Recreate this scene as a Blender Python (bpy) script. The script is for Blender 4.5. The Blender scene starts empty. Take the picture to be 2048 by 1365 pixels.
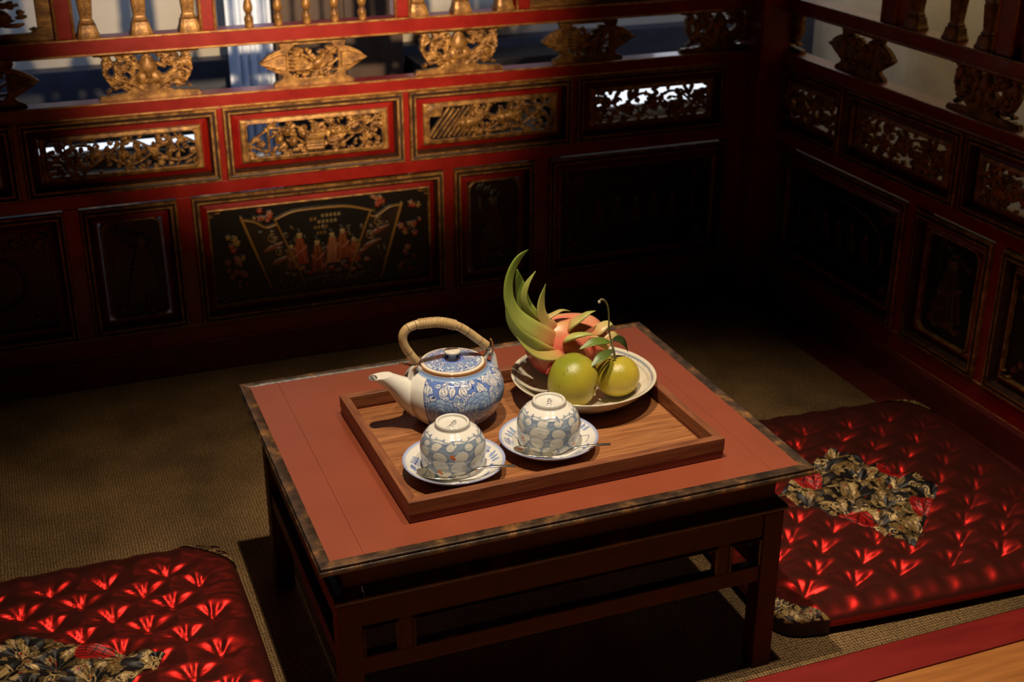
import bpy, bmesh, math, random
import numpy as np
from mathutils import Matrix, Vector

C = bpy.context.scene.collection
SC = bpy.context.scene
PI = math.pi

# ------------------------------------------------------------------ camera
cam_d = bpy.data.cameras.new('camera')
cam = bpy.data.objects.new('camera', cam_d)
C.objects.link(cam)
yaw, pitch, roll = math.radians(-21.0528), math.radians(65.92387), math.radians(0.018)
cam.matrix_world = (Matrix.Translation((0, 0, 1.251)) @ Matrix.Rotation(yaw, 4, 'Z')
                    @ Matrix.Rotation(pitch, 4, 'X') @ Matrix.Rotation(roll, 4, 'Z'))
cam_d.sensor_width = 36.0
cam_d.lens = 45.743
cam_d.clip_start = 0.05
cam_d.dof.use_dof = True
cam_d.dof.focus_distance = 1.72
cam_d.dof.aperture_fstop = 7.0
SC.camera = cam

# ------------------------------------------------------------------ world, lights, exposure
w = bpy.data.worlds.new('World'); SC.world = w
w.use_nodes = True
w.node_tree.nodes['Background'].inputs[0].default_value = (0.55, 0.62, 0.8, 1)
w.node_tree.nodes['Background'].inputs[1].default_value = 0.0015


def spot(name, loc, target, watts, col, size, blend, rad):
    l = bpy.data.lights.new(name, 'SPOT')
    l.energy = watts; l.color = col; l.spot_size = math.radians(size); l.spot_blend = blend
    l.shadow_soft_size = rad
    o = bpy.data.objects.new(name, l); C.objects.link(o)
    o.location = loc
    o.rotation_euler = (Vector(target) - Vector(loc)).to_track_quat('-Z', 'Y').to_euler()
    return o


def area(name, loc, target, watts, col, sx, sy):
    l = bpy.data.lights.new(name, 'AREA')
    l.energy = watts; l.color = col; l.shape = 'RECTANGLE'; l.size = sx; l.size_y = sy
    o = bpy.data.objects.new(name, l); C.objects.link(o)
    o.location = loc
    o.rotation_euler = (Vector(target) - Vector(loc)).to_track_quat('-Z', 'Y').to_euler()
    return o


WARM = (1.0, 0.82, 0.60)
spot('table_spotlight', (0.34, 1.22, 2.55), (0.46, 1.22, 0), 172, WARM, 67, 1.0, 0.020)
spot('side_spotlight', (0.98, 1.12, 2.55), (0.98, 1.38, 0), 98, WARM, 50, 1.0, 0.020)
spot('wall_spotlight', (0.50, 0.45, 1.42), (0.62, 2.72, 0.84), 520, (1.0, 0.74, 0.46), 29.5, 1.0, 0.03)
# daylight behind the back balustrade, then a fill for the drape
area('daylight_behind', (0.6, 2.95, 1.30), (0.6, 3.56, 1.30), 13, (0.46, 0.62, 1.0), 3.4, 0.35)
area('drape_fill', (1.93, 2.45, 1.30), (2.3, 2.45, 1.25), 6.5, (1.0, 0.80, 0.50), 1.8, 0.35)  # warm lamp added out of view to brighten the beige drape
SC.view_settings.view_transform = 'Standard'
SC.view_settings.look = 'None'
SC.view_settings.exposure = 0.0
SC.view_settings.gamma = 1.0
SC.view_settings.use_curve_mapping = False
SC.cycles.use_denoising = True
SC.cycles.max_bounces = 6
SC.cycles.diffuse_bounces = 2
SC.cycles.glossy_bounces = 3
SC.cycles.sample_clamp_indirect = 3.0


# ------------------------------------------------------------------ helpers: objects
def link(name, me, mat=None, parent=None, loc=None):
    o = bpy.data.objects.new(name, me)
    C.objects.link(o)
    if mat is not None and me is not None and not me.materials:
        me.materials.append(mat)
    if parent is not None:
        o.parent = parent
    if loc is not None:
        o.location = loc
    return o


def thing(name, label, cat, loc=(0, 0, 0), rz=0.0, group=None):
    o = bpy.data.objects.new(name, None)
    C.objects.link(o)
    o.empty_display_size = 0.05
    o.location = loc
    o.rotation_euler = (0, 0, rz)
    return tag(o, label, cat, group)


def tag(o, label, cat, group=None):
    o['label'] = label
    o['category'] = cat
    if group:
        o['group'] = group
    return o


def structure(o, label=None):
    o['kind'] = 'structure'
    if label:
        o['label'] = label
    return o


def copy_tree(o, parent=None):
    c = o.copy()
    C.objects.link(c)
    if parent is not None:
        c.parent = parent
    for ch in list(o.children):
        copy_tree(ch, c)
    return c


# ------------------------------------------------------------------ helpers: meshes
def quick_mesh(name, V, Q, smooth=True, cols=None):
    """V (N,3); Q (M,4) quads (a repeated last index makes a triangle is not used)"""
    V = np.asarray(V, np.float32); Q = np.asarray(Q, np.int32)
    me = bpy.data.meshes.new(name)
    me.vertices.add(len(V)); me.vertices.foreach_set('co', V.ravel())
    me.loops.add(Q.size); me.loops.foreach_set('vertex_index', Q.ravel())
    me.polygons.add(len(Q))
    me.polygons.foreach_set('loop_start', np.arange(0, Q.size, 4, dtype=np.int32))
    me.polygons.foreach_set('loop_total', np.full(len(Q), 4, np.int32))
    me.polygons.foreach_set('use_smooth', np.full(len(Q), smooth))
    me.update(calc_edges=True)
    if cols is not None:
        a = me.color_attributes.new('Col', 'FLOAT_COLOR', 'POINT')
        cc = np.ones((len(V), 4), np.float32); cc[:, :3] = cols
        a.data.foreach_set('color', cc.ravel())
    me.validate()
    return me


def bm_mesh(name, bm, smooth=False):
    me = bpy.data.meshes.new(name)
    bm.normal_update()
    bm.to_mesh(me); bm.free()
    if smooth:
        me.polygons.foreach_set('use_smooth', np.full(len(me.polygons), True))
    return me


def box_into(bm, x0, x1, y0, y1, z0, z1, bev=0.0, rot=None):
    r = bmesh.ops.create_cube(bm, size=1.0)
    vs = r['verts']
    for v in vs:
        v.co = Vector((x0 + (v.co.x + .5) * (x1 - x0), y0 + (v.co.y + .5) * (y1 - y0), z0 + (v.co.z + .5) * (z1 - z0)))
    if bev > 0:
        es = list({e for v in vs for e in v.link_edges})
        bmesh.ops.bevel(bm, geom=es, offset=bev, segments=2, affect='EDGES', profile=0.7)
    return vs


def box(name, x0, x1, y0, y1, z0, z1, mat, parent=None, bev=0.0015, loc=None):
    bm = bmesh.new()
    box_into(bm, x0, x1, y0, y1, z0, z1, bev)
    return link(name, bm_mesh(name, bm), mat, parent, loc)


def prism_bar(p0, p1, miter0, miter1, prof, axis):
    """moulding bar along x ('x') or y ('y') with a cross profile [(out, z)]; out is measured
    outwards from the line; mitred ends by +-out"""
    V = []
    n = len(prof)
    for (t, m) in ((p0, miter0), (p1, miter1)):
        for (o, z) in prof:
            V.append((t + m * o, o, z))
    return V, n


def lathe(prof, nu, nv_res=None, canvas=None, a0=0.0):
    """prof [(r,z)] -> V,Q(,cols). u is the angle, canvas rows run along the profile"""
    prof = np.array(prof, float)
    nv = len(prof)
    ang = a0 + np.linspace(0, 2 * PI, nu, endpoint=False)
    r = prof[:, 0][:, None]; z = prof[:, 1][:, None]
    V = np.stack([r * np.cos(ang), r * np.sin(ang), np.broadcast_to(z, (nv, nu))], -1).reshape(-1, 3)
    i = np.arange(nv - 1)[:, None]; j = np.arange(nu)[None, :]
    a = i * nu + j; b = i * nu + (j + 1) % nu
    Q = np.stack([a, b, b + nu, a + nu], -1).reshape(-1, 4)
    cols = None
    if canvas is not None:
        H, Wd = canvas.shape[:2]
        vi = np.clip((np.linspace(0, 1, nv) * (H - 1)).round().astype(int), 0, H - 1)
        ui = np.clip((np.arange(nu) / nu * Wd).astype(int), 0, Wd - 1)
        cols = lin(canvas[vi][:, ui].reshape(-1, 3))
    return V, Q, cols


def smooth_prof(pts, n):
    """Catmull-Rom resample by arc length"""
    P = np.array(pts, float)
    out = []
    for i in range(len(P) - 1):
        p0 = P[max(i - 1, 0)]; p1 = P[i]; p2 = P[i + 1]; p3 = P[min(i + 2, len(P) - 1)]
        for t in np.linspace(0, 1, 24, endpoint=False):
            out.append(.5 * ((2 * p1) + (-p0 + p2) * t + (2 * p0 - 5 * p1 + 4 * p2 - p3) * t * t + (-p0 + 3 * p1 - 3 * p2 + p3) * t ** 3))
    out.append(P[-1])
    out = np.array(out)
    d = np.r_[0, np.cumsum(np.linalg.norm(np.diff(out, axis=0), axis=1))]
    s = np.linspace(0, d[-1], n)
    return np.stack([np.interp(s, d, out[:, k]) for k in range(P.shape[1])], -1)


def tube(pts, rad, nseg=10, n=None, flat=None, closed_ends=True, up=(0, 0, 1)):
    """sweep; rad scalar or list; flat = (a,b) ellipse scale. returns V,Q"""
    P = np.array(pts, float)
    R = np.full(len(P), rad, float) if np.isscalar(rad) else np.array(rad, float)
    if n:
        PR = smooth_prof(np.c_[P, R], n)
        P, R = PR[:, :3], np.maximum(PR[:, 3], 1e-5)
    T = np.gradient(P, axis=0)
    T /= np.linalg.norm(T, axis=1)[:, None] + 1e-12
    N = np.zeros_like(P)
    u = np.array(up, float)
    nrm = u - T[0] * (u @ T[0])
    if np.linalg.norm(nrm) < 1e-3:
        u = np.array((1., 0, 0)); nrm = u - T[0] * (u @ T[0])
    nrm /= np.linalg.norm(nrm)
    for i in range(len(P)):
        nrm = nrm - T[i] * (nrm @ T[i]); nrm /= np.linalg.norm(nrm) + 1e-12
        N[i] = nrm
    B = np.cross(T, N)
    fa, fb = flat if flat else (1, 1)
    ang = np.linspace(0, 2 * PI, nseg, endpoint=False)
    V = (P[:, None, :] + R[:, None, None] * (fa * np.cos(ang)[None, :, None] * N[:, None, :] + fb * np.sin(ang)[None, :, None] * B[:, None, :])).reshape(-1, 3)
    m = len(P)
    i = np.arange(m - 1)[:, None]; j = np.arange(nseg)[None, :]
    a = i * nseg + j; b = i * nseg + (j + 1) % nseg
    Q = np.stack([a, b, b + nseg, a + nseg], -1).reshape(-1, 4)
    if closed_ends:
        V = np.r_[V, P[:1], P[-1:]]
        c0, c1 = m * nseg, m * nseg + 1
        caps = []
        for k in range(0, nseg, 2):
            caps.append((c0, (k + 2) % nseg, k + 1, k))
            e = (m - 1) * nseg
            caps.append((c1, e + k, e + k + 1, e + (k + 2) % nseg))
        Q = np.r_[Q, np.array(caps)]
    return V, Q


def merge(parts):
    Vs, Qs, off = [], [], 0
    for V, Q in parts:
        Vs.append(np.asarray(V, float)); Qs.append(np.asarray(Q) + off); off += len(V)
    return np.concatenate(Vs), np.concatenate(Qs)


def ellipsoid(c, r, nu=16, nv=10, M=None):
    th = np.linspace(-PI / 2, PI / 2, nv)
    prof = np.stack([np.maximum(np.cos(th), 1e-3), np.sin(th)], -1)
    V, Q, _ = lathe(prof, nu)
    V = V * np.array(r)
    if M is not None:
        V = V @ np.array(M).T
    return V + np.array(c), Q


# ------------------------------------------------------------------ helpers: painting on vertex grids (pigment only)
def lin(c):
    c = np.asarray(c, float)
    return np.where(c <= 0.04045, c / 12.92, ((c + 0.055) / 1.055) ** 2.4)


class Canvas:
    """colour and/or height raster; x in [0,W), y in [0,H) world units"""
    def __init__(s, W, H, nx, ny, base=(1, 1, 1), wrap=False):
        s.W, s.H, s.nx, s.ny, s.wrap = W, H, nx, ny, wrap
        s.img = np.empty((ny, nx, 3)); s.img[:] = np.array(base) / (255.0 if max(base) > 1 else 1.0)
        s.h = np.zeros((ny, nx))
        s.sx, s.sy = nx / W, ny / H
        s.gx = (np.arange(nx) + .5) / s.sx
        s.gy = (np.arange(ny) + .5) / s.sy

    def _win(s, x0, x1, y0, y1):
        i0 = max(0, int(math.floor(x0 * s.sx))); i1 = min(s.nx, int(math.ceil(x1 * s.sx)) + 1)
        j0 = max(0, int(math.floor(y0 * s.sy))); j1 = min(s.ny, int(math.ceil(y1 * s.sy)) + 1)
        if i1 <= i0 or j1 <= j0:
            return None
        return slice(j0, j1), slice(i0, i1)

    def _apply(s, sl, m, col, hgt, mode):
        if col is not None:
            c = np.array(col) / 255.0
            s.img[sl] = s.img[sl] * (1 - m[..., None]) + c * m[..., None]
        if hgt is not None:
            if mode == 'max':
                s.h[sl] = np.maximum(s.h[sl], hgt * (m > 0))
            elif mode == 'set':
                s.h[sl] = np.where(m > .5, hgt, s.h[sl])

    def _shifts(s, xs):
        if not s.wrap:
            return (0,)
        lo, hi = min(xs), max(xs)
        r = [0]
        if lo < 0: r.append(s.W)
        if hi > s.W: r.append(-s.W)
        return r

    def stroke(s, pts, wd, col=None, h=None, mode='max', taper=0.0, alpha=1.0):
        pts = np.array(pts, float)
        n = len(pts)
        for i in range(n - 1):
            p, q = pts[i], pts[i + 1]
            t = (i + .5) / max(n - 1, 1)
            r = wd * .5 * (1 - taper * abs(2 * t - 1))
            for dx in s._shifts((p[0] - r, q[0] - r, p[0] + r, q[0] + r)):
                a = p + (dx, 0); b = q + (dx, 0)
                sl = s._win(min(a[0], b[0]) - r, max(a[0], b[0]) + r, min(a[1], b[1]) - r, max(a[1], b[1]) + r)
                if sl is None: continue
                X, Y = np.meshgrid(s.gx[sl[1]], s.gy[sl[0]])
                d = b - a; L = d @ d + 1e-15
                k = np.clip(((X - a[0]) * d[0] + (Y - a[1]) * d[1]) / L, 0, 1)
                dist = np.hypot(X - a[0] - k * d[0], Y - a[1] - k * d[1])
                aa = .5 / s.sx
                m = np.clip((r - dist) / aa + .5, 0, 1) * alpha
                hh = None
                if h is not None:
                    hh = h * np.sqrt(np.clip(1 - (dist / r) ** 2, 0.08, 1))
                s._apply(sl, m, col, hh, mode)

    def ell(s, c, rx, ry, ang=0.0, col=None, h=None, mode='max', ridge=0.0, alpha=1.0, power=2.0):
        R = max(rx, ry)
        for dx in s._shifts((c[0] - R, c[0] + R)):
            cx_ = c[0] + dx
            sl = s._win(cx_ - R, cx_ + R, c[1] - R, c[1] + R)
            if sl is None: continue
            X, Y = np.meshgrid(s.gx[sl[1]] - cx_, s.gy[sl[0]] - c[1])
            u = (X * math.cos(ang) + Y * math.sin(ang)) / rx
            v = (-X * math.sin(ang) + Y * math.cos(ang)) / ry
            d = (np.abs(u) ** power + np.abs(v) ** power) ** (1 / power)
            m = np.clip((1 - d) * min(rx, ry) * s.sx + .5, 0, 1) * alpha
            hh = None
            if h is not None:
                hh = h * np.sqrt(np.clip(1 - d * d, .08, 1)) * (1 - ridge * np.exp(-(v / .22) ** 2))
            s._apply(sl, m, col, hh, mode)

    def leaf(s, base, tip, wd, col=None, edge=None, h=None, vein=None, ew=.0008, ridge=.45):
        b = np.array(base, float); t = np.array(tip, float)
        L = np.linalg.norm(t - b); ang = math.atan2(*(t - b)[::-1])
        R = L
        c = (b + t) / 2
        for dx in s._shifts((c[0] - R, c[0] + R)):
            sl = s._win(c[0] + dx - R, c[0] + dx + R, c[1] - R, c[1] + R)
            if sl is None: continue
            X, Y = np.meshgrid(s.gx[sl[1]] - b[0] - dx, s.gy[sl[0]] - b[1])
            u = (X * math.cos(ang) + Y * math.sin(ang)) / L
            v = -X * math.sin(ang) + Y * math.cos(ang)
            hw = wd * .5 * np.sin(PI * np.clip(u, 0, 1) ** .8)
            d = hw - np.abs(v)
            d = np.where((u < 0) | (u > 1), -1, d)
            aa = .5 / s.sx
            if edge is not None:
                s._apply(sl, np.clip((d + ew) / aa + .5, 0, 1) * ((u > -.04) & (u < 1.04)), edge, None, None)
            m = np.clip(d / aa + .5, 0, 1)
            hh = None
            if h is not None:
                q = np.abs(v) / (hw + 1e-9)
                hh = h * np.sqrt(np.clip(1 - q * q, .1, 1)) * (1 - ridge * np.exp(-(q / .25) ** 2))
            s._apply(sl, m, col, hh, 'max')
            if vein is not None:
                mv = np.clip((ew * .5 - np.abs(v)) / aa + .5, 0, 1) * ((u > 0) & (u < .9)) * m
                s._apply(sl, mv, vein, None, None)

    def poly(s, pts, col=None, h=None, mode='set', alpha=1.0):
        pts = np.array(pts, float)
        sl = s._win(pts[:, 0].min(), pts[:, 0].max(), pts[:, 1].min(), pts[:, 1].max())
        if sl is None: return
        X, Y = np.meshgrid(s.gx[sl[1]], s.gy[sl[0]])
        ins = np.zeros(X.shape, bool)
        n = len(pts)
        for i in range(n):
            x1, y1 = pts[i]; x2, y2 = pts[(i + 1) % n]
            if y1 == y2: continue
            cnd = ((y1 > Y) != (y2 > Y)) & (X < (x2 - x1) * (Y - y1) / (y2 - y1) + x1)
            ins ^= cnd
        s._apply(sl, ins * alpha, col, h, mode)
        return sl, ins

    def spiral(s, c, r0, turns, a0, dirn, wd, col=None, h=None, tail=None):
        n = int(14 * turns) + 4
        t = np.linspace(0, 1, n)
        a = a0 + dirn * t * turns * 2 * PI
        r = r0 * (1 - t * .88)
        pts = np.stack([c[0] + r * np.cos(a), c[1] + r * np.sin(a)], -1)
        if tail is not None:
            pts = np.r_[[tail], pts]
        s.stroke(pts, wd, col, h)

    def flower(s, c, r, n, col=None, h=None, mid=None, a0=0.0, edge=None):
        for k in range(n):
            a = a0 + k * 2 * PI / n
            p = (c[0] + .58 * r * math.cos(a), c[1] + .58 * r * math.sin(a))
            if edge is not None:
                s.ell(p, r * .47, r * .40, a, edge)
            s.ell(p, r * .42, r * .34, a, col, h, ridge=.3)
        s.ell(c, r * .24, r * .24, 0, mid if mid is not None else col, None if h is None else h * 1.15)


# ------------------------------------------------------------------ helpers: materials
def new_mat(name):
    m = bpy.data.materials.new(name); m.use_nodes = True
    nt = m.node_tree
    return m, nt, nt.nodes['Principled BSDF']


def pb(b, **k):
    names = dict(rough='Roughness', metal='Metallic', spec='Specular IOR Level', coat='Coat Weight', coatr='Coat Roughness',
                 sheen='Sheen Weight', sub='Subsurface Weight', aniso='Anisotropic', trans='Transmission Weight', ior='IOR')
    for a, v in k.items():
        b.inputs[names[a]].default_value = v


def noise_mat(name, c0, c1, scale=30, detail=6, lo=.35, hi=.65, bump=0.0, bscale=None, stretch=None, c2=None, rough=(.4, .5), **k):
    """two- or three-colour mottled material with optional bump"""
    m, nt, b = new_mat(name)
    N = nt.nodes.new; L = nt.links.new
    tc = N('ShaderNodeTexCoord'); src = tc.outputs['Object']
    if stretch:
        mp = N('ShaderNodeMapping'); mp.inputs['Scale'].default_value = stretch
        L(src, mp.inputs[0]); src = mp.outputs[0]
    nz = N('ShaderNodeTexNoise'); nz.inputs['Scale'].default_value = scale; nz.inputs['Detail'].default_value = detail
    nz.inputs['Roughness'].default_value = .62
    L(src, nz.inputs['Vector'])
    cr = N('ShaderNodeValToRGB')
    cr.color_ramp.elements[0].position = lo; cr.color_ramp.elements[0].color = (*c0, 1)
    cr.color_ramp.elements[1].position = hi; cr.color_ramp.elements[1].color = (*c1, 1)
    if c2 is not None:
        e = cr.color_ramp.elements.new((lo + hi) / 2); e.color = (*c2, 1)
    L(nz.outputs['Fac'], cr.inputs[0]); L(cr.outputs[0], b.inputs['Base Color'])
    mr = N('ShaderNodeMapRange'); mr.inputs['To Min'].default_value = rough[0]; mr.inputs['To Max'].default_value = rough[1]
    L(nz.outputs['Fac'], mr.inputs['Value']); L(mr.outputs[0], b.inputs['Roughness'])
    if bump:
        n2 = N('ShaderNodeTexNoise'); n2.inputs['Scale'].default_value = bscale or scale * 3; n2.inputs['Detail'].default_value = 4
        L(src, n2.inputs['Vector'])
        bp = N('ShaderNodeBump'); bp.inputs['Strength'].default_value = bump; bp.inputs['Distance'].default_value = .002
        L(n2.outputs['Fac'], bp.inputs['Height']); L(bp.outputs[0], b.inputs['Normal'])
    pb(b, **k)
    return m


def wood_mat(name, c0, c1, scale=(3, 60, 60), rough=(.35, .5), bump=.12, **k):
    m, nt, b = new_mat(name)
    N = nt.nodes.new; L = nt.links.new
    tc = N('ShaderNodeTexCoord')
    mp = N('ShaderNodeMapping'); mp.inputs['Scale'].default_value = scale
    L(tc.outputs['Object'], mp.inputs[0])
    nz = N('ShaderNodeTexNoise'); nz.inputs['Scale'].default_value = 1.6; nz.inputs['Detail'].default_value = 7; nz.inputs['Distortion'].default_value = 1.2
    L(mp.outputs[0], nz.inputs['Vector'])
    wv = N('ShaderNodeTexNoise'); wv.inputs['Scale'].default_value = 5.0; wv.inputs['Detail'].default_value = 3
    L(mp.outputs[0], wv.inputs['Vector'])
    mx = N('ShaderNodeMath'); mx.operation = 'MULTIPLY_ADD'; mx.inputs[1].default_value = .45; 
    L(wv.outputs['Fac'], mx.inputs[0]); L(nz.outputs['Fac'], mx.inputs[2])
    cr = N('ShaderNodeValToRGB')
    cr.color_ramp.elements[0].position = .52; cr.color_ramp.elements[0].color = (*c0, 1)
    cr.color_ramp.elements[1].position = .88; cr.color_ramp.elements[1].color = (*c1, 1)
    L(mx.outputs[0], cr.inputs[0]); L(cr.outputs[0], b.inputs['Base Color'])
    mr = N('ShaderNodeMapRange'); mr.inputs['To Min'].default_value = rough[0]; mr.inputs['To Max'].default_value = rough[1]
    L(nz.outputs['Fac'], mr.inputs['Value']); L(mr.outputs[0], b.inputs['Roughness'])
    bp = N('ShaderNodeBump'); bp.inputs['Strength'].default_value = bump; bp.inputs['Distance'].default_value = .001
    L(mx.outputs[0], bp.inputs['Height']); L(bp.outputs[0], b.inputs['Normal'])
    pb(b, **k)
    return m


def paint_mat(name, rough=.3, bump=0.0, bscale=300, vary=0.0, **k):
    """pigment from the colour attribute 'Col'"""
    m, nt, b = new_mat(name)
    N = nt.nodes.new; L = nt.links.new
    a = N('ShaderNodeAttribute'); a.attribute_name = 'Col'
    out = a.outputs['Color']
    tc = N('ShaderNodeTexCoord')
    if vary:
        nz = N('ShaderNodeTexNoise'); nz.inputs['Scale'].default_value = 60; nz.inputs['Detail'].default_value = 4
        L(tc.outputs['Object'], nz.inputs['Vector'])
        mr = N('ShaderNodeMapRange'); mr.inputs['To Min'].default_value = 1 - vary; mr.inputs['To Max'].default_value = 1 + vary
        L(nz.outputs['Fac'], mr.inputs['Value'])
        mx = N('ShaderNodeVectorMath'); mx.operation = 'SCALE'
        L(out, mx.inputs[0]); L(mr.outputs[0], mx.inputs['Scale']); out = mx.outputs[0]
    L(out, b.inputs['Base Color'])
    if bump:
        n2 = N('ShaderNodeTexNoise'); n2.inputs['Scale'].default_value = bscale; n2.inputs['Detail'].default_value = 3
        L(tc.outputs['Object'], n2.inputs['Vector'])
        bp = N('ShaderNodeBump'); bp.inputs['Strength'].default_value = bump; bp.inputs['Distance'].default_value = .001
        L(n2.outputs['Fac'], bp.inputs['Height']); L(bp.outputs[0], b.inputs['Normal'])
    pb(b, rough=rough, **k)
    return m


M = {}
M['red'] = noise_mat('red_lacquer', (.155, .0036, .0030), (.25, .0095, .0045), 14, 7, .3, .7, bump=.05, bscale=60, rough=(.26, .40), spec=.4, coat=.35, coatr=.10)
M['gold'] = noise_mat('worn_gilding', (.080, .032, .009), (.42, .225, .062), 55, 6, .34, .68, bump=.25, bscale=240, c2=(.235, .112, .028), rough=(.5, .38), metal=.35)
M['groove_shade'] = noise_mat('painted_groove_shade', (.022, .008, .004), (.055, .020, .009), 40, 5, rough=(.5, .6))  # dark brown standing in for the shadow lines in the frame gaps
M['giltred'] = noise_mat('worn_gilt_edge', (.22, .05, .018), (.44, .23, .07), 40, 6, .35, .6, bump=.2, bscale=150, rough=(.5, .4), metal=.25)
M['tablered'] = noise_mat('table_red_lacquer', (.245, .054, .0225), (.288, .064, .027), 9, 8, .3, .7, bump=.04, bscale=18, rough=(.36, .46), coat=.08, coatr=.3)
M['edge'] = noise_mat('worn_black_edging', (.034, .022, .015), (.30, .135, .040), 24, 10, .42, .66, bump=.4, bscale=120, c2=(.085, .048, .026), rough=(.26, .45), stretch=(1, 1, 1))
M['darkwood'] = noise_mat('dark_red_wood', (.034, .0045, .0045), (.060, .0085, .007), 22, 6, .35, .65, bump=.12, bscale=120, stretch=(1, 1, 1), rough=(.42, .55), spec=.22)
M['waist'] = noise_mat('worn_dark_moulding', (.020, .006, .004), (.16, .06, .02), 24, 8, .5, .75, bump=.2, bscale=120, rough=(.35, .5))
M['plinth'] = noise_mat('dark_plinth_wood', (.070, .008, .006), (.12, .016, .010), 12, 6, .35, .65, bump=.08, bscale=60, rough=(.4, .55))
M['tray'] = wood_mat('tray_walnut', (.20, .068, .022), (.42, .175, .062), (4, 75, 40), bump=.1)
M['trayrim'] = wood_mat('tray_rim_walnut', (.14, .043, .017), (.275, .095, .035), (6, 60, 60), bump=.08)
M['traybase'] = wood_mat('tray_base_reflected_red', (.13, .022, .012), (.20, .036, .018), (6, 60, 60), bump=.08)  # redder tone: shade and table lacquer reflection put into the wood colour
M['boards'] = wood_mat('orange_floor_boards', (.33, .115, .026), (.47, .175, .04), (3, 26, 20), bump=.1, rough=(.4, .55))
M['frontred'] = noise_mat('front_board_red', (.17, .010, .009), (.26, .017, .012), 10, 7, .3, .7, bump=.08, bscale=40, stretch=(.5, 3, 3), rough=(.35, .5))
M['porcelain'] = paint_mat('painted_porcelain', rough=.12, coat=.5, coatr=.06, spec=.55)
M['lacquer'] = paint_mat('painted_black_lacquer', rough=.34, bump=.1, bscale=160)
M['brocade'] = paint_mat('gold_brocade', rough=.45, bump=.35, bscale=700, metal=.25, vary=.3)
M['fruit'] = paint_mat('fruit_skin', rough=.36, bump=.12, bscale=260, vary=.12)
M['leafy'] = paint_mat('leaf_skin', rough=.35, vary=.12)
M['peel'] = paint_mat('citrus_peel', rough=.24, bump=.5, bscale=620, vary=.1, spec=.55)
M['cane'] = noise_mat('pale_cane', (.50, .32, .13), (.70, .50, .25), 70, 5, .35, .65, bump=.15, bscale=260, rough=(.35, .5))
M['canedark'] = noise_mat('cane_seam', (.07, .035, .015), (.14, .07, .03), 60, 4)
M['copper'] = noise_mat('copper_wire', (.40, .17, .08), (.55, .26, .13), 60, 4, rough=(.3, .4), metal=.7)
M['steel'] = noise_mat('polished_steel', (.70, .66, .58), (.80, .76, .68), 60, 3, rough=(.12, .18), metal=1.0)
M['twig'] = noise_mat('green_twig', (.10, .085, .03), (.20, .17, .06), 120, 4, rough=(.45, .6))
M['twigtip'] = noise_mat('pale_twig_end', (.55, .50, .38), (.68, .62, .5), 120, 4)
M['cream'] = noise_mat('cream_wall', (.50, .45, .36), (.58, .53, .44), 6, 5, bump=.05, bscale=90, rough=(.7, .85))
M['navy'] = noise_mat('dark_blue_dado', (.030, .034, .05), (.045, .05, .07), 12, 4, rough=(.5, .65))
M['lining'] = noise_mat('cream_plaster', (.38, .345, .28), (.44, .40, .33), 5, 5, bump=.05, bscale=90, rough=(.7, .85))
M['beige'] = noise_mat('beige_drape', (.42, .33, .22), (.52, .42, .28), 8, 5, bump=.1, bscale=120, rough=(.75, .9))
M['curtain'] = noise_mat('pale_blue_curtain', (.72, .80, .92), (.82, .88, .96), 30, 4, bump=.1, bscale=300, rough=(.7, .85))
M['cabinet'] = noise_mat('dark_brown_cabinet', (.040, .022, .014), (.075, .042, .026), 14, 5, stretch=(1, 1, .2), rough=(.4, .55))
M['blackwood'] = noise_mat('black_bench_wood', (.010, .008, .008), (.020, .015, .014), 20, 4, rough=(.5, .6))


def satin_mat():
    m, nt, b = new_mat('shot_red_satin')
    N = nt.nodes.new; L = nt.links.new
    tc = N('ShaderNodeTexCoord')
    mp = N('ShaderNodeMapping'); mp.inputs['Scale'].default_value = (18, 400, 60)
    L(tc.outputs['Object'], mp.inputs[0])
    nz = N('ShaderNodeTexNoise'); nz.inputs['Scale'].default_value = 1.0; nz.inputs['Detail'].default_value = 4
    L(mp.outputs[0], nz.inputs['Vector'])
    bp = N('ShaderNodeBump'); bp.inputs['Strength'].default_value = .10; bp.inputs['Distance'].default_value = .001
    L(nz.outputs['Fac'], bp.inputs['Height'])
    cr = N('ShaderNodeValToRGB')
    cr.color_ramp.elements[0].color = (.42, .008, .008, 1); cr.color_ramp.elements[1].color = (.62, .018, .014, 1)
    L(nz.outputs['Fac'], cr.inputs[0]); L(cr.outputs[0], b.inputs['Base Color'])
    L(bp.outputs[0], b.inputs['Normal'])
    pb(b, metal=.95, rough=.32, aniso=.3)
    d = N('ShaderNodeBsdfDiffuse'); d.inputs[0].default_value = (.048, .020, .014, 1)
    mx = N('ShaderNodeMixShader'); mx.inputs[0].default_value = .5
    L(b.outputs[0], mx.inputs[1]); L(d.outputs[0], mx.inputs[2])
    L(mx.outputs[0], nt.nodes['Material Output'].inputs['Surface'])
    return m


M['satin'] = satin_mat()


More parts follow.
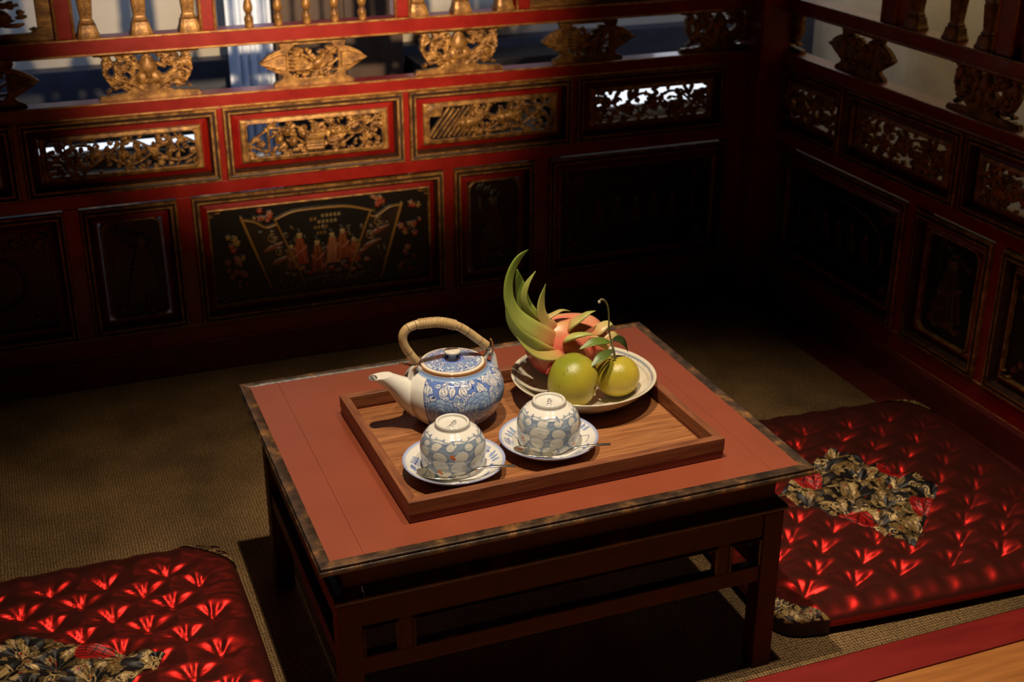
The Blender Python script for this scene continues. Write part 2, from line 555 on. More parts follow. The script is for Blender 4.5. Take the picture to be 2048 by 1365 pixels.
def mat_weave():
    m, nt, b = new_mat('woven_sisal')
    N = nt.nodes.new; L = nt.links.new
    tc = N('ShaderNodeTexCoord')
    sep = N('ShaderNodeSeparateXYZ'); L(tc.outputs['Object'], sep.inputs[0])

    def mth(op, a, bb=None, c=None):
        n = N('ShaderNodeMath'); n.operation = op
        for i, v in enumerate((a, bb, c)):
            if v is None: continue
            if isinstance(v, (int, float)): n.inputs[i].default_value = v
            else: L(v, n.inputs[i])
        return n.outputs[0]
    K = 2 * PI / 0.0105
    wob = N('ShaderNodeTexNoise'); wob.inputs['Scale'].default_value = 50; wob.inputs['Detail'].default_value = 2
    L(tc.outputs['Object'], wob.inputs['Vector'])
    wv = mth('MULTIPLY_ADD', wob.outputs['Fac'], 3.0, -1.5)
    sx = mth('SINE', mth('MULTIPLY_ADD', sep.outputs[0], K, wv))
    sy = mth('SINE', mth('MULTIPLY_ADD', sep.outputs[1], K * .9, wv))
    pr = mth('MULTIPLY', sx, sy)
    hgt = mth('ABSOLUTE', pr)
    nz = N('ShaderNodeTexNoise'); nz.inputs['Scale'].default_value = 190; nz.inputs['Detail'].default_value = 4
    L(tc.outputs['Object'], nz.inputs['Vector'])
    big = N('ShaderNodeTexNoise'); big.inputs['Scale'].default_value = 7; big.inputs['Detail'].default_value = 5
    L(tc.outputs['Object'], big.inputs['Vector'])
    v = mth('ADD', mth('MULTIPLY', hgt, .42), mth('MULTIPLY', nz.outputs['Fac'], .62))
    cr = N('ShaderNodeValToRGB')
    cr.color_ramp.elements[0].position = .25; cr.color_ramp.elements[0].color = (.028, .016, .009, 1)
    cr.color_ramp.elements[1].position = .72; cr.color_ramp.elements[1].color = (.34, .205, .078, 1)
    e = cr.color_ramp.elements.new(.46); e.color = (.17, .096, .034, 1)
    L(v, cr.inputs[0])
    mr = N('ShaderNodeMapRange'); mr.inputs['From Min'].default_value = .3; mr.inputs['From Max'].default_value = .7
    mr.inputs['To Min'].default_value = .55; mr.inputs['To Max'].default_value = 1.2
    L(big.outputs['Fac'], mr.inputs['Value'])
    sc = N('ShaderNodeVectorMath'); sc.operation = 'SCALE'
    L(cr.outputs[0], sc.inputs[0]); L(mr.outputs[0], sc.inputs['Scale'])
    L(sc.outputs[0], b.inputs['Base Color'])
    bp = N('ShaderNodeBump'); bp.inputs['Strength'].default_value = .8; bp.inputs['Distance'].default_value = .0025
    L(v, bp.inputs['Height']); L(bp.outputs[0], b.inputs['Normal'])
    pb(b, rough=.6, spec=.35)
    return m


M['weave'] = mat_weave()


def glow_mat(name, col, s):
    m, nt, b = new_mat(name)
    b.inputs['Base Color'].default_value = (.8, .8, .8, 1)
    b.inputs['Emission Color'].default_value = (*col, 1)
    b.inputs['Emission Strength'].default_value = s
    return m


M['daypane'] = glow_mat('frosted_daylit_pane', (.78, .88, 1.0), 1.5)
M['daypane_w'] = glow_mat('frosted_daylit_pane_white', (.86, .93, 1.0), 1.25)

# ================================================================== SETTING
def sbox(name, x0, x1, y0, y1, z0, z1, mat, bev=.002, label=None):
    return structure(box(name, x0, x1, y0, y1, z0, z1, mat, None, bev), label)


sbox('floor', -1.6, 2.4, -0.6, 1.262, -.06, -.001, M['boards'], .001, 'orange wooden floor boards in front of the red platform edge')
sbox('trim_1', -1.6, 1.80, 1.264, 1.331, -.08, .0, M['frontred'], .002, 'dark red front board edging the matted platform')
sbox('trim_2', -1.6, 1.80, 1.331, 2.76, -.08, -.008, M['plinth'], 0, 'dark red platform deck under the mat')
sbox('trim_3', 1.618, 1.72, 1.331, 2.70, -.008, .001, M['plinth'], .001, 'dark red board between the mat and the right panelling')
BB = sbox('baseboard_back', -1.3, 1.70, 2.703, 2.76, 0, .064, M['plinth'], .003, 'dark plinth under the back panelling')
BR = sbox('baseboard_right', 1.703, 1.76, 0.95, 2.70, 0, .064, M['plinth'], .003, 'dark plinth under the right panelling')
# woven mat
mat_o = box('woven_mat', -1.3, 1.617, 1.332, 2.702, -.006, .0, M['weave'], None, .001)
tag(mat_o, 'brown woven sisal mat covering the platform under the low table', 'mat')

# ------------------------------------------------------------------ panelling helpers (local x along the wall, -y into the room, z up)
FRAME = [(0, -.004), (0, .006), (.0015, .0085), (.0045, .0085), (.006, .005), (.009, .004), (.0105, .0085), (.0145, .0085), (.016, .003), (.018, -.004), (.0182, -.018)]


def rect_loops(x0, x1, z0, z1, prof, cut=0.0, flip=False):
    V, Q = [], []
    for o, d in prof:
        a, b, c, e = x0 + o, x1 - o, z0 + o, z1 - o
        if cut > 0:
            k = cut
            V += [(a + k, -d, c), (b - k, -d, c), (b, -d, c + k), (b, -d, e - k), (b - k, -d, e), (a + k, -d, e), (a, -d, e - k), (a, -d, c + k)]
        else:
            V += [(a, -d, c), (b, -d, c), (b, -d, e), (a, -d, e)]
    n = 8 if cut > 0 else 4
    for i in range(len(prof) - 1):
        for j in range(n):
            p, q = i * n + j, i * n + (j + 1) % n
            Q.append((p, q, q + n, p + n))
    return V, Q


def relief(cv, x0, z0, d0, thick, grid_h=None):
    """openwork carving from a height canvas: solid where h>0"""
    H = cv.h
    ny, nx = H.shape
    S = H > 0
    # nodes
    Hp = np.pad(H, 1, mode='edge'); Sp = np.pad(S, 1)
    acc = np.zeros((ny + 1, nx + 1)); cnt = np.zeros((ny + 1, nx + 1))
    for dy in (0, 1):
        for dx in (0, 1):
            s = Sp[dy:dy + ny + 1, dx:dx + nx + 1]
            acc += np.where(s, Hp[dy:dy + ny + 1, dx:dx + nx + 1], 0); cnt += s
    hn = acc / np.maximum(cnt, 1)
    X = x0 + np.arange(nx + 1) / cv.sx; Z = z0 + np.arange(ny + 1) / cv.sy
    XX, ZZ = np.meshgrid(X, Z)
    F = np.stack([XX, -(d0 + hn), ZZ], -1).reshape(-1, 3)
    B = np.stack([XX, np.full_like(XX, -(d0 - thick)), ZZ], -1).reshape(-1, 3)
    n = (nx + 1) * (ny + 1)
    jj, ii = np.nonzero(S)
    a = jj * (nx + 1) + ii
    qf = np.stack([a, a + 1, a + nx + 2, a + nx + 1], -1)
    Q = [qf, (qf[:, ::-1] + n)]
    for (dy, dx, e0, e1) in ((-1, 0, 0, 1), (1, 0, nx + 2, nx + 1), (0, -1, nx + 1, 0), (0, 1, 1, nx + 2)):
        nb = Sp[1 + dy:1 + dy + ny, 1 + dx:1 + dx + nx]
        j2, i2 = np.nonzero(S & ~nb)
        b = j2 * (nx + 1) + i2
        Q.append(np.stack([b + e1, b + e0, b + e0 + n, b + e1 + n], -1))
    Q = np.concatenate(Q)
    V = np.r_[F, B]
    used, inv = np.unique(Q, return_inverse=True)
    return V[used], inv.reshape(Q.shape)


def carve_fill(cv, x0, x1, y0, y1, rng, dens=1.0, h=.006):
    """scrolling foliage filling an opening"""
    Wd, Hh = x1 - x0, y1 - y0
    # wandering vines
    for k in range(2):
        ph = rng.uniform(0, 6); t = np.linspace(0, 1, 40)
        y = y0 + Hh * (.5 + .33 * np.sin(t * (Wd / Hh) * 2.4 + ph + k * PI))
        cv.stroke(np.stack([x0 + t * Wd, y], -1), .0042, h=h * .8)
    n = int(dens * Wd * Hh / 1.05e-4)
    for i in range(n):
        cx_, cy_ = rng.uniform(x0, x1), rng.uniform(y0, y1)
        a = rng.uniform(0, 2 * PI)
        k = rng.random()
        if k < .55:
            L = rng.uniform(.010, .020)
            cv.leaf((cx_ - L / 2 * math.cos(a), cy_ - L / 2 * math.sin(a)), (cx_ + L / 2 * math.cos(a), cy_ + L / 2 * math.sin(a)), L * .42, h=h * rng.uniform(.7, 1.2))
        elif k < .8:
            cv.spiral((cx_, cy_), rng.uniform(.005, .008), 1.2, a, rng.choice((-1, 1)), .0028, h=h * .9)
        elif k < .92:
            cv.flower((cx_, cy_), rng.uniform(.005, .008), 5, h=h)
        else:
            cv.ell((cx_, cy_), .004, .003, a, h=h * 1.1)


def clip_open(cv, mask_open, base_h):
    """outside the opening the board is solid"""
    cv.h = np.where(mask_open, cv.h, base_h)


def open_mask(cv, x0, x1, y0, y1, cut=.006):
    X, Y = np.meshgrid(cv.gx, cv.gy)
    m = (X > x0) & (X < x1) & (Y > y0) & (Y < y1)
    dx = np.minimum(X - x0, x1 - X); dy = np.minimum(Y - y0, y1 - Y)
    return m & (dx + dy > cut)


def carved_board(kind, seed, W=.323, H=.093):
    rng = random.Random(seed)
    cv = Canvas(W, H, 258, 76)
    bx, by = .0135, .0095
    x0, x1, y0, y1 = bx, W - bx, by, H - by
    h = .006
    if kind == 'scroll':
        carve_fill(cv, x0, x1, y0, y1, rng, .62, h)
        for xx in (x0 + .035, x1 - .035):
            s = 1 if xx < W / 2 else -1
            cv.stroke([(xx + s * .008, y0), (xx, y0 + .012), (xx, y1 - .012), (xx + s * .008, y1)], .0035, h=h)
        for k in range(7):
            xx = x0 + .055 + k * (x1 - x0 - .11) / 6
            yy = (y0 + y1) / 2 - .006
            cv.ell((xx, yy), .0055, .013, .15 * (k % 3 - 1), h=.010)
            cv.ell((xx + .001, yy + .019), .004, .0045, 0, h=.011)
            cv.stroke([(xx, yy), (xx + .012 * (-1) ** k, yy + .012)], .0035, h=.009)
    elif kind == 'house':
        carve_fill(cv, x0 + .05, x1, y0, y1, rng, .85, h)
        carve_fill(cv, x0, x0 + .045, y0, y1, rng, .42, h)
        for xx in (x0 + .045, x1 - .042):
            s = 1 if xx < W / 2 else -1
            cv.stroke([(xx + s * .010, y0), (xx, y0 + .010), (xx, y1 - .010), (xx + s * .010, y1)], .004, h=h * 1.3)
        hx, hy = .158, .030
        cv.poly([(hx - .020, hy - .014), (hx + .020, hy - .014), (hx + .020, hy + .012), (hx - .020, hy + .012)], h=.009)
        for k in range(4):
            cv.stroke([(hx - .019, hy - .010 + k * .006), (hx + .019, hy - .010 + k * .006)], .0016, h=.0115)
        cv.poly([(hx - .020, hy + .012), (hx + .020, hy + .012), (hx + .026, hy + .024), (hx - .012, hy + .024)], h=.012)
        for fx, fy in ((.082, .045), (.112, .038), (.135, .052), (.200, .052), (.215, .036), (.100, .062)):
            cv.ell((fx, fy), .008, .011, rng.uniform(-.8, .8), h=.011)
            cv.ell((fx + .003, fy + .014), .005, .005, 0, h=.012)
        t = np.linspace(PI * 1.05, PI * 2.05, 16)
        cv.stroke(np.stack([.245 + .024 * np.cos(t), .062 + .017 * np.sin(t)], -1), .009, h=.0115)
        for k in range(12):
            a = t[k + 2]
            cv.ell((.245 + .024 * math.cos(a), .062 + .017 * math.sin(a)), .0025, .0035, a, h=.013)
        cv.leaf((.185, .032), (.232, .046), .016, h=.011)
    elif kind == 'horses':
        carve_fill(cv, x0 + .10, x1, y0, y1, rng, .55, h)
        for k in range(9):
            xx = x0 - .004 + k * .012
            cv.stroke([(xx, y0 + .004 + .002 * (k % 2)), (xx + .022, y0 + .034), (xx + .050, y1 - .004 - .002 * (k % 3))], .0048, h=h * (1 + .3 * (k % 2)), taper=.3)
        for k in range(5):
            cv.stroke([(x0 + .085 + .014 * k, y0 + .016 - .002 * k), (x0 + .15 + .010 * k, y0 + .008 + .001 * k)], .0034, h=h)
        for (hx, hy, s) in ((.112, .044, 1), (.205, .050, 1)):
            cv.ell((hx, hy), .028, .013, .12, h=.0125)
            cv.ell((hx - .020, hy - .002), .013, .014, 0, h=.0135)
            cv.ell((hx + .024, hy + .008), .012, .008, .9, h=.012)
            cv.ell((hx + .034, hy + .016), .010, .005, -.3, h=.0125)
            for q in (-.022, -.010, .010, .022):
                cv.stroke([(hx + q, hy - .006), (hx + q + .006, hy - .018), (hx + q + .002, hy - .029)], .0052, h=.011)
            cv.stroke([(hx - .030, hy + .004), (hx - .040, hy - .004), (hx - .043, hy - .016)], .005, h=.010)
            cv.ell((hx + .002, hy + .018), .008, .010, 0, h=.0135)
            cv.ell((hx + .004, hy + .030), .005, .005, 0, h=.0135)
        for k in range(3):
            cv.ell((x1 - .03 + .012 * k, y0 + .02 + .016 * k), .006, .0045, k, h=.011)
        cv.poly([(x0, y1 - .020), (x0 + .026, y1 - .020), (x0 + .032, y1), (x0, y1)], h=.008)
    elif kind == 'lattice':
        carve_fill(cv, x0, x1, y0, y1, rng, .80, h)
        for k in range(5):
            cv.flower((x0 + .03 + k * .06, (y0 + y1) / 2 + .010 * (-1) ** k), .013, 6, h=.010)
    m = open_mask(cv, x0, x1, y0, y1)
    hb = np.full_like(cv.h, .0045)
    X, Y = np.meshgrid(cv.gx, cv.gy)
    e = np.minimum(np.minimum(X, W - X), np.minimum(Y, H - Y))
    hb -= .0025 * np.clip(1 - e / .003, 0, 1)
    mo = open_mask(cv, x0 - .003, x1 + .003, y0 - .003, y1 + .003)
    hb = np.where(mo, .0062, hb)
    cv.h = np.where(m, cv.h, hb)
    V, Q = relief(cv, -W / 2, -H / 2, 0, .006)
    return quick_mesh('carved_panel', V, Q, True)


CARVED = {}


def carved(kind, seed):
    if (kind, seed) not in CARVED:
        CARVED[(kind, seed)] = carved_board(kind, seed)
        CARVED[(kind, seed)].materials.append(M['gold'])
    return CARVED[(kind, seed)]


def frame_obj(parent, x0, x1, z0, z1):
    V, Q = rect_loops(x0, x1, z0, z1, FRAME)
    me = quick_mesh('panel_frame', V, Q, False)
    me.materials.append(M['gold']); me.materials.append(M['groove_shade'])
    me.polygons.foreach_set('material_index', np.repeat([0, 0, 0, 1, 1, 1, 0, 1, 1, 1], 4).astype(np.int32))
    f = link('panel_frame', me, None, parent)
    V, Q = rect_loops(x0, x1, z0, z1, [(.0175, -.016), (.0185, -.0135), (.031, -.005), (.034, -.005), (.034, -.022)])
    g = link('panel_field', quick_mesh('panel_field', V, Q, False), M['red'], parent)
    return f, g


def carved_unit(parent, x0, x1, kind, seed, z0=.431, z1=.587):
    frame_obj(parent, x0, x1, z0, z1)
    link('carved_panel', carved(kind, seed), None, parent, ((x0 + x1) / 2, .004, (z0 + z1) / 2))


PX = 470 / .492


def painted_mesh(cv, dim=1.0):
    ny, nx = cv.ny, cv.nx
    XX, ZZ = np.meshgrid((cv.gx - cv.W / 2) * nx / (nx - 1), (cv.gy - cv.H / 2) * ny / (ny - 1))
    V = np.stack([XX, -.0015 * (cv.h > 0) - cv.h, ZZ], -1).reshape(-1, 3)
    i = np.arange(ny - 1)[:, None]; j = np.arange(nx - 1)[None, :]
    a = i * nx + j
    Q = np.stack([a, a + 1, a + nx + 1, a + nx], -1).reshape(-1, 4)
    return quick_mesh('painting', V, Q, True, lin(cv.img.reshape(-1, 3) * dim))


GOLD, DGOLD, REDP, PINK, CREAM, BLK, GRN = (196, 140, 58), (140, 95, 40), (190, 48, 30), (214, 120, 88), (222, 186, 120), (17, 14, 12), (70, 78, 48)


def flower_bush(cv, pts, rng, r=.008, n=9, spread=.012):
    for (u, v) in pts:
        for k in range(n):
            c = (u + rng.gauss(0, spread), v + rng.gauss(0, spread))
            if rng.random() < .35:
                a = rng.uniform(0, 6.3)
                cv.leaf(c, (c[0] + .011 * math.cos(a), c[1] + .011 * math.sin(a)), .005, GRN, DGOLD, ew=.0006)
            else:
                cv.flower(c, r * rng.uniform(.5, 1), 5, rng.choice((REDP, PINK, REDP, GOLD)), .0008, CREAM, rng.uniform(0, 6))


def robe(cv, x, y, s, rng, col=REDP):
    cv.poly([(x - .016 * s, y - .034 * s), (x + .017 * s, y - .034 * s), (x + .012 * s, y), (x + .006 * s, y + .020 * s), (x - .006 * s, y + .020 * s), (x - .012 * s, y)], col, .0014, 'max')
    for k in range(5):
        q = (k - 2) * .006 * s
        cv.stroke([(x + q * .5, y + .016 * s), (x + q, y - .008 * s), (x + q * 1.25, y - .032 * s)], .0016 * s, GOLD if k % 2 else DGOLD, .002)
    cv.stroke([(x - .012 * s, y), (x - .002 * s, y - .010 * s), (x + .013 * s, y + .002 * s)], .003 * s, PINK, .0022)
    cv.ell((x, y + .026 * s), .0055 * s, .007 * s, 0, CREAM, .003)
    cv.ell((x, y + .033 * s), .0045 * s, .003 * s, 0, (40, 28, 20), .003)


def stroke_text(cv, x, y, n, s, col, rng, vertical=False):
    for k in range(n):
        cx_, cy_ = (x, y - k * s * 1.25) if vertical else (x + k * s * 1.2, y)
        for q in range(3):
            cv.stroke([(cx_ - s * .42, cy_ + (q - 1) * s * .32), (cx_ + s * .42 * rng.uniform(.6, 1), cy_ + (q - 1) * s * .32)], s * .15, col)
        cv.stroke([(cx_ + rng.uniform(-.2, .2) * s, cy_ + s * .5), (cx_ + rng.uniform(-.2, .2) * s, cy_ - s * .5)], s * .15, col)


def paint_fan():
    rng = random.Random(5)
    Wp, Hp = .496, .215
    cv = Canvas(Wp, Hp, 500, 217, BLK)
    U = lambda p: (p[0] * Wp, p[1] * Hp)
    L_ = lambda ps: [U(p) for p in ps]
    ribL = [(.14, .886), (.251, .094)]; ribR = [(.873, .851), (.761, .061)]
    inL = [(.293, .802), (.349, .46), (.406, .092)]; inR = [(.722, .794), (.596, .081)]
    top = [(.288, .828), (.342, .876), (.402, .9), (.557, .897), (.638, .875), (.733, .808)]
    wl = [(.145, .86), (.196, .83), (.246, .759), (.289, .775)]; wr = [(.721, .762), (.752, .745), (.816, .825), (.873, .835)]
    # dark gold wash inside the fan
    cv.poly(L_([(.16, .84), (.29, .76), (.40, .10), (.26, .10)]), (52, 36, 22))
    cv.poly(L_([(.72, .74), (.86, .82), (.75, .10), (.60, .10)]), (52, 36, 22))
    cv.poly(L_([(.33, .5), (.66, .5), (.60, .12), (.40, .12)]), (48, 30, 18))
    for k in range(90):
        a, b2 = rng.uniform(.17, .86), rng.uniform(.1, .72)
        c = U((a, b2)); an = rng.uniform(0, 6.3)
        if .19 + .09 * (.85 - b2) < a < .85 - .1 * (.85 - b2):
            if rng.random() < .5:
                cv.spiral(c, rng.uniform(.004, .008), 1.2, an, rng.choice((-1, 1)), .0013, DGOLD, .0008)
            else:
                cv.leaf(c, (c[0] + .012 * math.cos(an), c[1] + .012 * math.sin(an)), .005, rng.choice((DGOLD, GRN, (120, 60, 35))), None, .0008)
    for (a, b2, s, col) in ((.393, .50, 1.15, REDP), (.471, .40, 1.15, (150, 40, 26)), (.541, .47, 1.1, PINK), (.590, .50, 1.1, (170, 60, 34)), (.353, .42, .9, (120, 60, 36)), (.64, .42, .9, REDP)):
        robe(cv, a * Wp, b2 * Hp, s, rng, col)
    for (a, b2) in ((.30, .40), (.27, .55), (.66, .38), (.72, .46), (.76, .6)):
        cv.leaf(U((a - .04, b2 - .05)), U((a + .05, b2 + .03)), .010, (150, 70, 40), GOLD, .0012)
        cv.spiral(U((a, b2 + .08)), .011, 1.3, 1.0, 1, .002, GOLD, .001)
    for x in np.linspace(.33, .70, 12):
        cv.ell(U((x, .24 + rng.uniform(-.05, .05))), .008, .004, rng.uniform(-.5, .5), rng.choice((REDP, DGOLD, PINK)), .0008)
    for x in np.linspace(.28, .74, 16):
        cv.ell(U((x, .10 + rng.uniform(-.02, .02))), .006, .003, 0, rng.choice((DGOLD, (120, 45, 28))), .0006)
    cv.stroke(L_([(.272, .137), (.314, .173), (.347, .154), (.40, .095)]), .0025, DGOLD, .001)
    cv.stroke(L_([(.415, .14), (.518, .157), (.593, .133)]), .0025, DGOLD, .001)
    cv.stroke(L_([(.613, .092), (.685, .154), (.755, .132)]), .0025, DGOLD, .001)
    for ps, wd in ((ribL, .007), (ribR, .007), (inL, .0042), (inR, .0042), (top, .0055), (wl, .005), (wr, .005)):
        cv.stroke(L_(smooth_prof(ps, 24) if len(ps) > 2 else ps), wd, GOLD, .0032)
    cv.poly(L_([(.45, .83), (.60, .82), (.585, .70), (.50, .62), (.455, .66)]), (20, 15, 12))
    stroke_text(cv, .452 * Wp, .787 * Hp, 2, .0075, GOLD, rng)
    stroke_text(cv, .505 * Wp, .815 * Hp, 5, .0078, CREAM, rng)
    stroke_text(cv, .488 * Wp, .752 * Hp, 5, .0076, CREAM, rng)
    stroke_text(cv, .468 * Wp, .695 * Hp, 4, .0072, GOLD, rng)
    stroke_text(cv, .478 * Wp, .632 * Hp, 3, .0070, GOLD, rng)
    flower_bush(cv, [U(p) for p in ((.092, .62), (.111, .453), (.105, .30), (.13, .20), (.09, .38))], rng, .009, 7, .008)
    flower_bush(cv, [U(p) for p in ((.935, .78), (.919, .606), (.91, .508), (.90, .30), (.865, .16), (.905, .14))], rng, .009, 6, .008)
    flower_bush(cv, [U(p) for p in ((.231, .9), (.255, .88), (.769, .9), (.745, .91))], rng, .008, 6, .008)
    return cv


def paint_figure(seed, side):
    rng = random.Random(seed)
    cv = Canvas(.120, .210, 120, 210, BLK)
    cv.stroke([(.02, .19), (.045, .165), (.075, .14)], .003, (90, 50, 32), .001)
    for k in range(10):
        cv.leaf((.02 + .008 * k, .19 - .004 * k), (.03 + .008 * k, .202 - .004 * k + .006 * (k % 2)), .005, GRN, DGOLD, .0008)
    x = .078 if side > 0 else .060
    robe(cv, x, .112, 1.9, rng, (120, 60, 40))
    robe(cv, x - .022, .066, 1.1, rng, (110, 36, 26))
    stroke_text(cv, .028, .140 if side > 0 else .165, 4 if side > 0 else 3, .008, CREAM, rng, True)
    flower_bush(cv, [(.03, .03), (.09, .025), (.06, .03)], rng, .008, 5, .008)
    return cv


def paint_scroll(seed):
    rng = random.Random(seed)
    Wp, Hp = .43, .215
    cv = Canvas(Wp, Hp, 430, 215, BLK)
    t = np.linspace(0, 2 * PI, 60)
    e = np.stack([Wp / 2 + .165 * np.sign(np.cos(t)) * np.abs(np.cos(t)) ** .8, Hp / 2 + .072 * np.sign(np.sin(t)) * np.abs(np.sin(t)) ** .8], -1)
    cv.stroke(e, .006, DGOLD, .002)
    flower_bush(cv, [(.03, .19), (.06, .185), (.40, .19), (.37, .185), (.03, .03), (.06, .035), (.40, .03)], rng, .009, 7, .008)
    for k in range(5):
        robe(cv, .11 + .052 * k, .10 + .008 * (k % 2), 1.0, rng, (110, 40, 26))
    return cv


PAINT = {}


def painting(kind, seed=0):
    k = (kind, seed)
    if k not in PAINT:
        cv = paint_fan() if kind == 'fan' else paint_figure(seed, 1 if seed % 2 else -1) if kind == 'figure' else paint_scroll(seed)
        PAINT[k] = painted_mesh(cv, .62 if kind == 'fan' else .42); PAINT[k].materials.append(M['lacquer'])
    return PAINT[k]


def painted_unit(parent, x0, x1, kind, seed=0, z0=.109, z1=.3985, cut=0.0):
    frame_obj(parent, x0, x1, z0, z1)
    big = kind != 'figure'
    ix, iz = (.034, .036) if big else (.040, .036)
    p = link('painting', painting(kind, seed), None, parent, ((x0 + x1) / 2, .012, (z0 + z1) / 2))
    me_w = {'fan': .496, 'figure': .120, 'scroll': .43}[kind]
    p.scale = ((x1 - x0 - 2 * ix) / me_w, 1, (z1 - z0 - 2 * iz) / (.215 if big else .210))
    V, Q = rect_loops(x0 + ix - .004, x1 - ix + .004, z0 + iz - .004, z1 - iz + .004,
                      [(0, -.010), (.001, -.003), (.003, -.002), (.005, -.003), (.006, -.013)], 0 if big else .012)
    parts = [(V, Q)]
    if big:   # little stepped fretwork at the four corners
        for sx, cxx in ((1, x0 + ix), (-1, x1 - ix)):
            for sz, cz in ((1, z0 + iz), (-1, z1 - iz)):
                for (a, b2) in ((.006, .016), (.014, .009), (.006, .024)):
                    xa, xb = sorted((cxx, cxx + sx * b2)); za, zb = sorted((cz + sz * (a - .0015), cz + sz * (a + .0015)))
                    parts.append(rect_loops(xa, xb, za, zb, [(0, -.012), (0, -.004), (.0012, -.003)]))
                xa, xb = sorted((cxx + sx * .002, cxx + sx * .024))
    V, Q = merge(parts)
    link('gilt_border', quick_mesh('gilt_border', V, Q, False), M['gold'], parent)


def rail_obj(parent, x0, x1, z0, z1, d0=-.045, d1=0.0, beads=True, name='rail'):
    r = box(name, x0, x1, -d1, -d0, z0, z1, M['red'], parent, .002)
    if beads:
        for z in (z0 + .002, z1 - .002):
            V, Q = tube([(x0, -d1, z), (x1, -d1, z)], .0026, 8)
            link('gilt_bead', quick_mesh('gilt_bead', V, Q, True), M['giltred'], r)
    return r


def pendant_scroll():
    """openwork scroll bracket with a trefoil in the middle"""
    rng = random.Random(3)
    W_, H_ = .222, .098
    cv = Canvas(W_, H_, 190, 84)
    c = W_ / 2
    h = .007
    out = [(c + s * x, y) for s, pts in ((1, [(0, 0), (.104, 0), (.104, .006), (.098, .010), (.090, .011), (.084, .020), (.074, .026), (.080, .036), (.086, .046), (.090, .056), (.088, .066), (.090, .076), (.084, .086), (.104, .089), (.108, .098), (0, .098)]),) for x, y in pts]
    out += [(c - (x - c), y) for x, y in out[::-1]]
    sl = cv.poly(out, h=.001, mode='set')
    inside = cv.h > 0
    cv.h[:] = 0
    carve_fill(cv, c - .088, c - .022, .020, .090, rng, 1.5, h)
    carve_fill(cv, c + .022, c + .088, .020, .090, rng, 1.5, h)
    for s in (-1, 1):
        for k in range(6):   # scaled scroll edge
            t = k / 5
            cv.ell((c + s * (.078 + .008 * math.sin(t * PI)), .034 + .050 * t), .0085, .0065, s * .7, h=h * 1.1, ridge=.4)
        cv.stroke([(c + s * .080, .030), (c + s * .055, .040), (c + s * .030, .030), (c + s * .016, .018)], .0075, h=h * 1.2)
        cv.stroke([(c + s * .070, .022), (c + s * .05, .028), (c + s * .035, .020)], .006, h=h)
        cv.ell((c + s * .013, .040), .014, .015, 0, h=h * 1.35)
    cv.ell((c, .062), .018, .026, 0, h=h * 1.5, power=1.6)
    cv.ell((c, .045), .009, .005, 0, h=h * 1.9)
    cv.ell((c, .033), .008, .004, 0, h=h * 1.8)
    base = [(c - .104, 0), (c + .104, 0), (c + .098, .009), (c + .05, .012), (c + .02, .026), (c, .034), (c - .02, .026), (c - .05, .012), (c - .098, .009)]
    cv.poly(base, h=h * .9, mode='max')
    cv.poly([(c - .108, .098), (c + .108, .098), (c + .104, .0895), (c - .104, .0895)], h=h * .9, mode='max')
    cv.h = np.where(inside, cv.h, 0)
    V, Q = relief(cv, -c, 0, 0, .012)
    me = quick_mesh('carved_bracket', V, Q, True); me.materials.append(M['gold'])
    return me


def pendant_lozenge():
    rng = random.Random(8)
    W_, H_ = .236, .098
    cv = Canvas(W_, H_, 202, 84)
    c = W_ / 2; h = .006
    half = [(0, 0), (.088, 0), (.084, .008), (.070, .014), (.066, .021), (.082, .030), (.100, .040), (.1155, .051), (.100, .064), (.083, .073), (.068, .078), (.072, .088), (.066, .098), (0, .098)]
    poly = [(c + x, y) for x, y in half] + [(c - x, y) for x, y in half[::-1]]
    cv.poly(poly, h=.001, mode='set')
    inside = cv.h > 0
    cv.h[:] = 0
    carve_fill(cv, c - .052, c + .052, .016, .084, rng, .85, h)
    # bird with long tail
    for k in range(4):
        cv.stroke([(c - .052, .034 + .008 * k), (c - .02, .034 + .006 * k), (c + .006, .038)], .007, h=h * 1.3, taper=.2)
    cv.ell((c + .008, .046), .018, .011, .5, h=h * 2)
    cv.ell((c + .020, .060), .007, .012, -.2, h=h * 2)
    cv.leaf((c + .010, .032), (c + .034, .062), .018, h=h * 1.9)
    cv.flower((c - .036, .070), .011, 6, h=h * 1.6); cv.flower((c + .042, .070), .010, 6, h=h * 1.5)
    m = open_mask(cv, c - .054, c + .054, .015, .086, .014)
    X, Y = np.meshgrid(cv.gx - c, cv.gy)
    hb = np.full_like(cv.h, h * .9)
    q = np.abs(X)
    d = (q - .062) / .05
    petal = (q > .060) & (np.abs(Y - .051) < .017 * np.clip(1.15 - d, 0, 1))
    hb = np.where(petal, h * (1.5 + .35 * np.sin(Y * 1500 - 76)), hb)
    cv.h = np.where(m, cv.h, hb)
    cv.h = np.where(inside, cv.h, 0)
    V, Q = relief(cv, -c, 0, 0, .012)
    me = quick_mesh('carved_lozenge', V, Q, True); me.materials.append(M['gold'])
    return me


PEND_A, PEND_B = pendant_scroll(), pendant_lozenge()


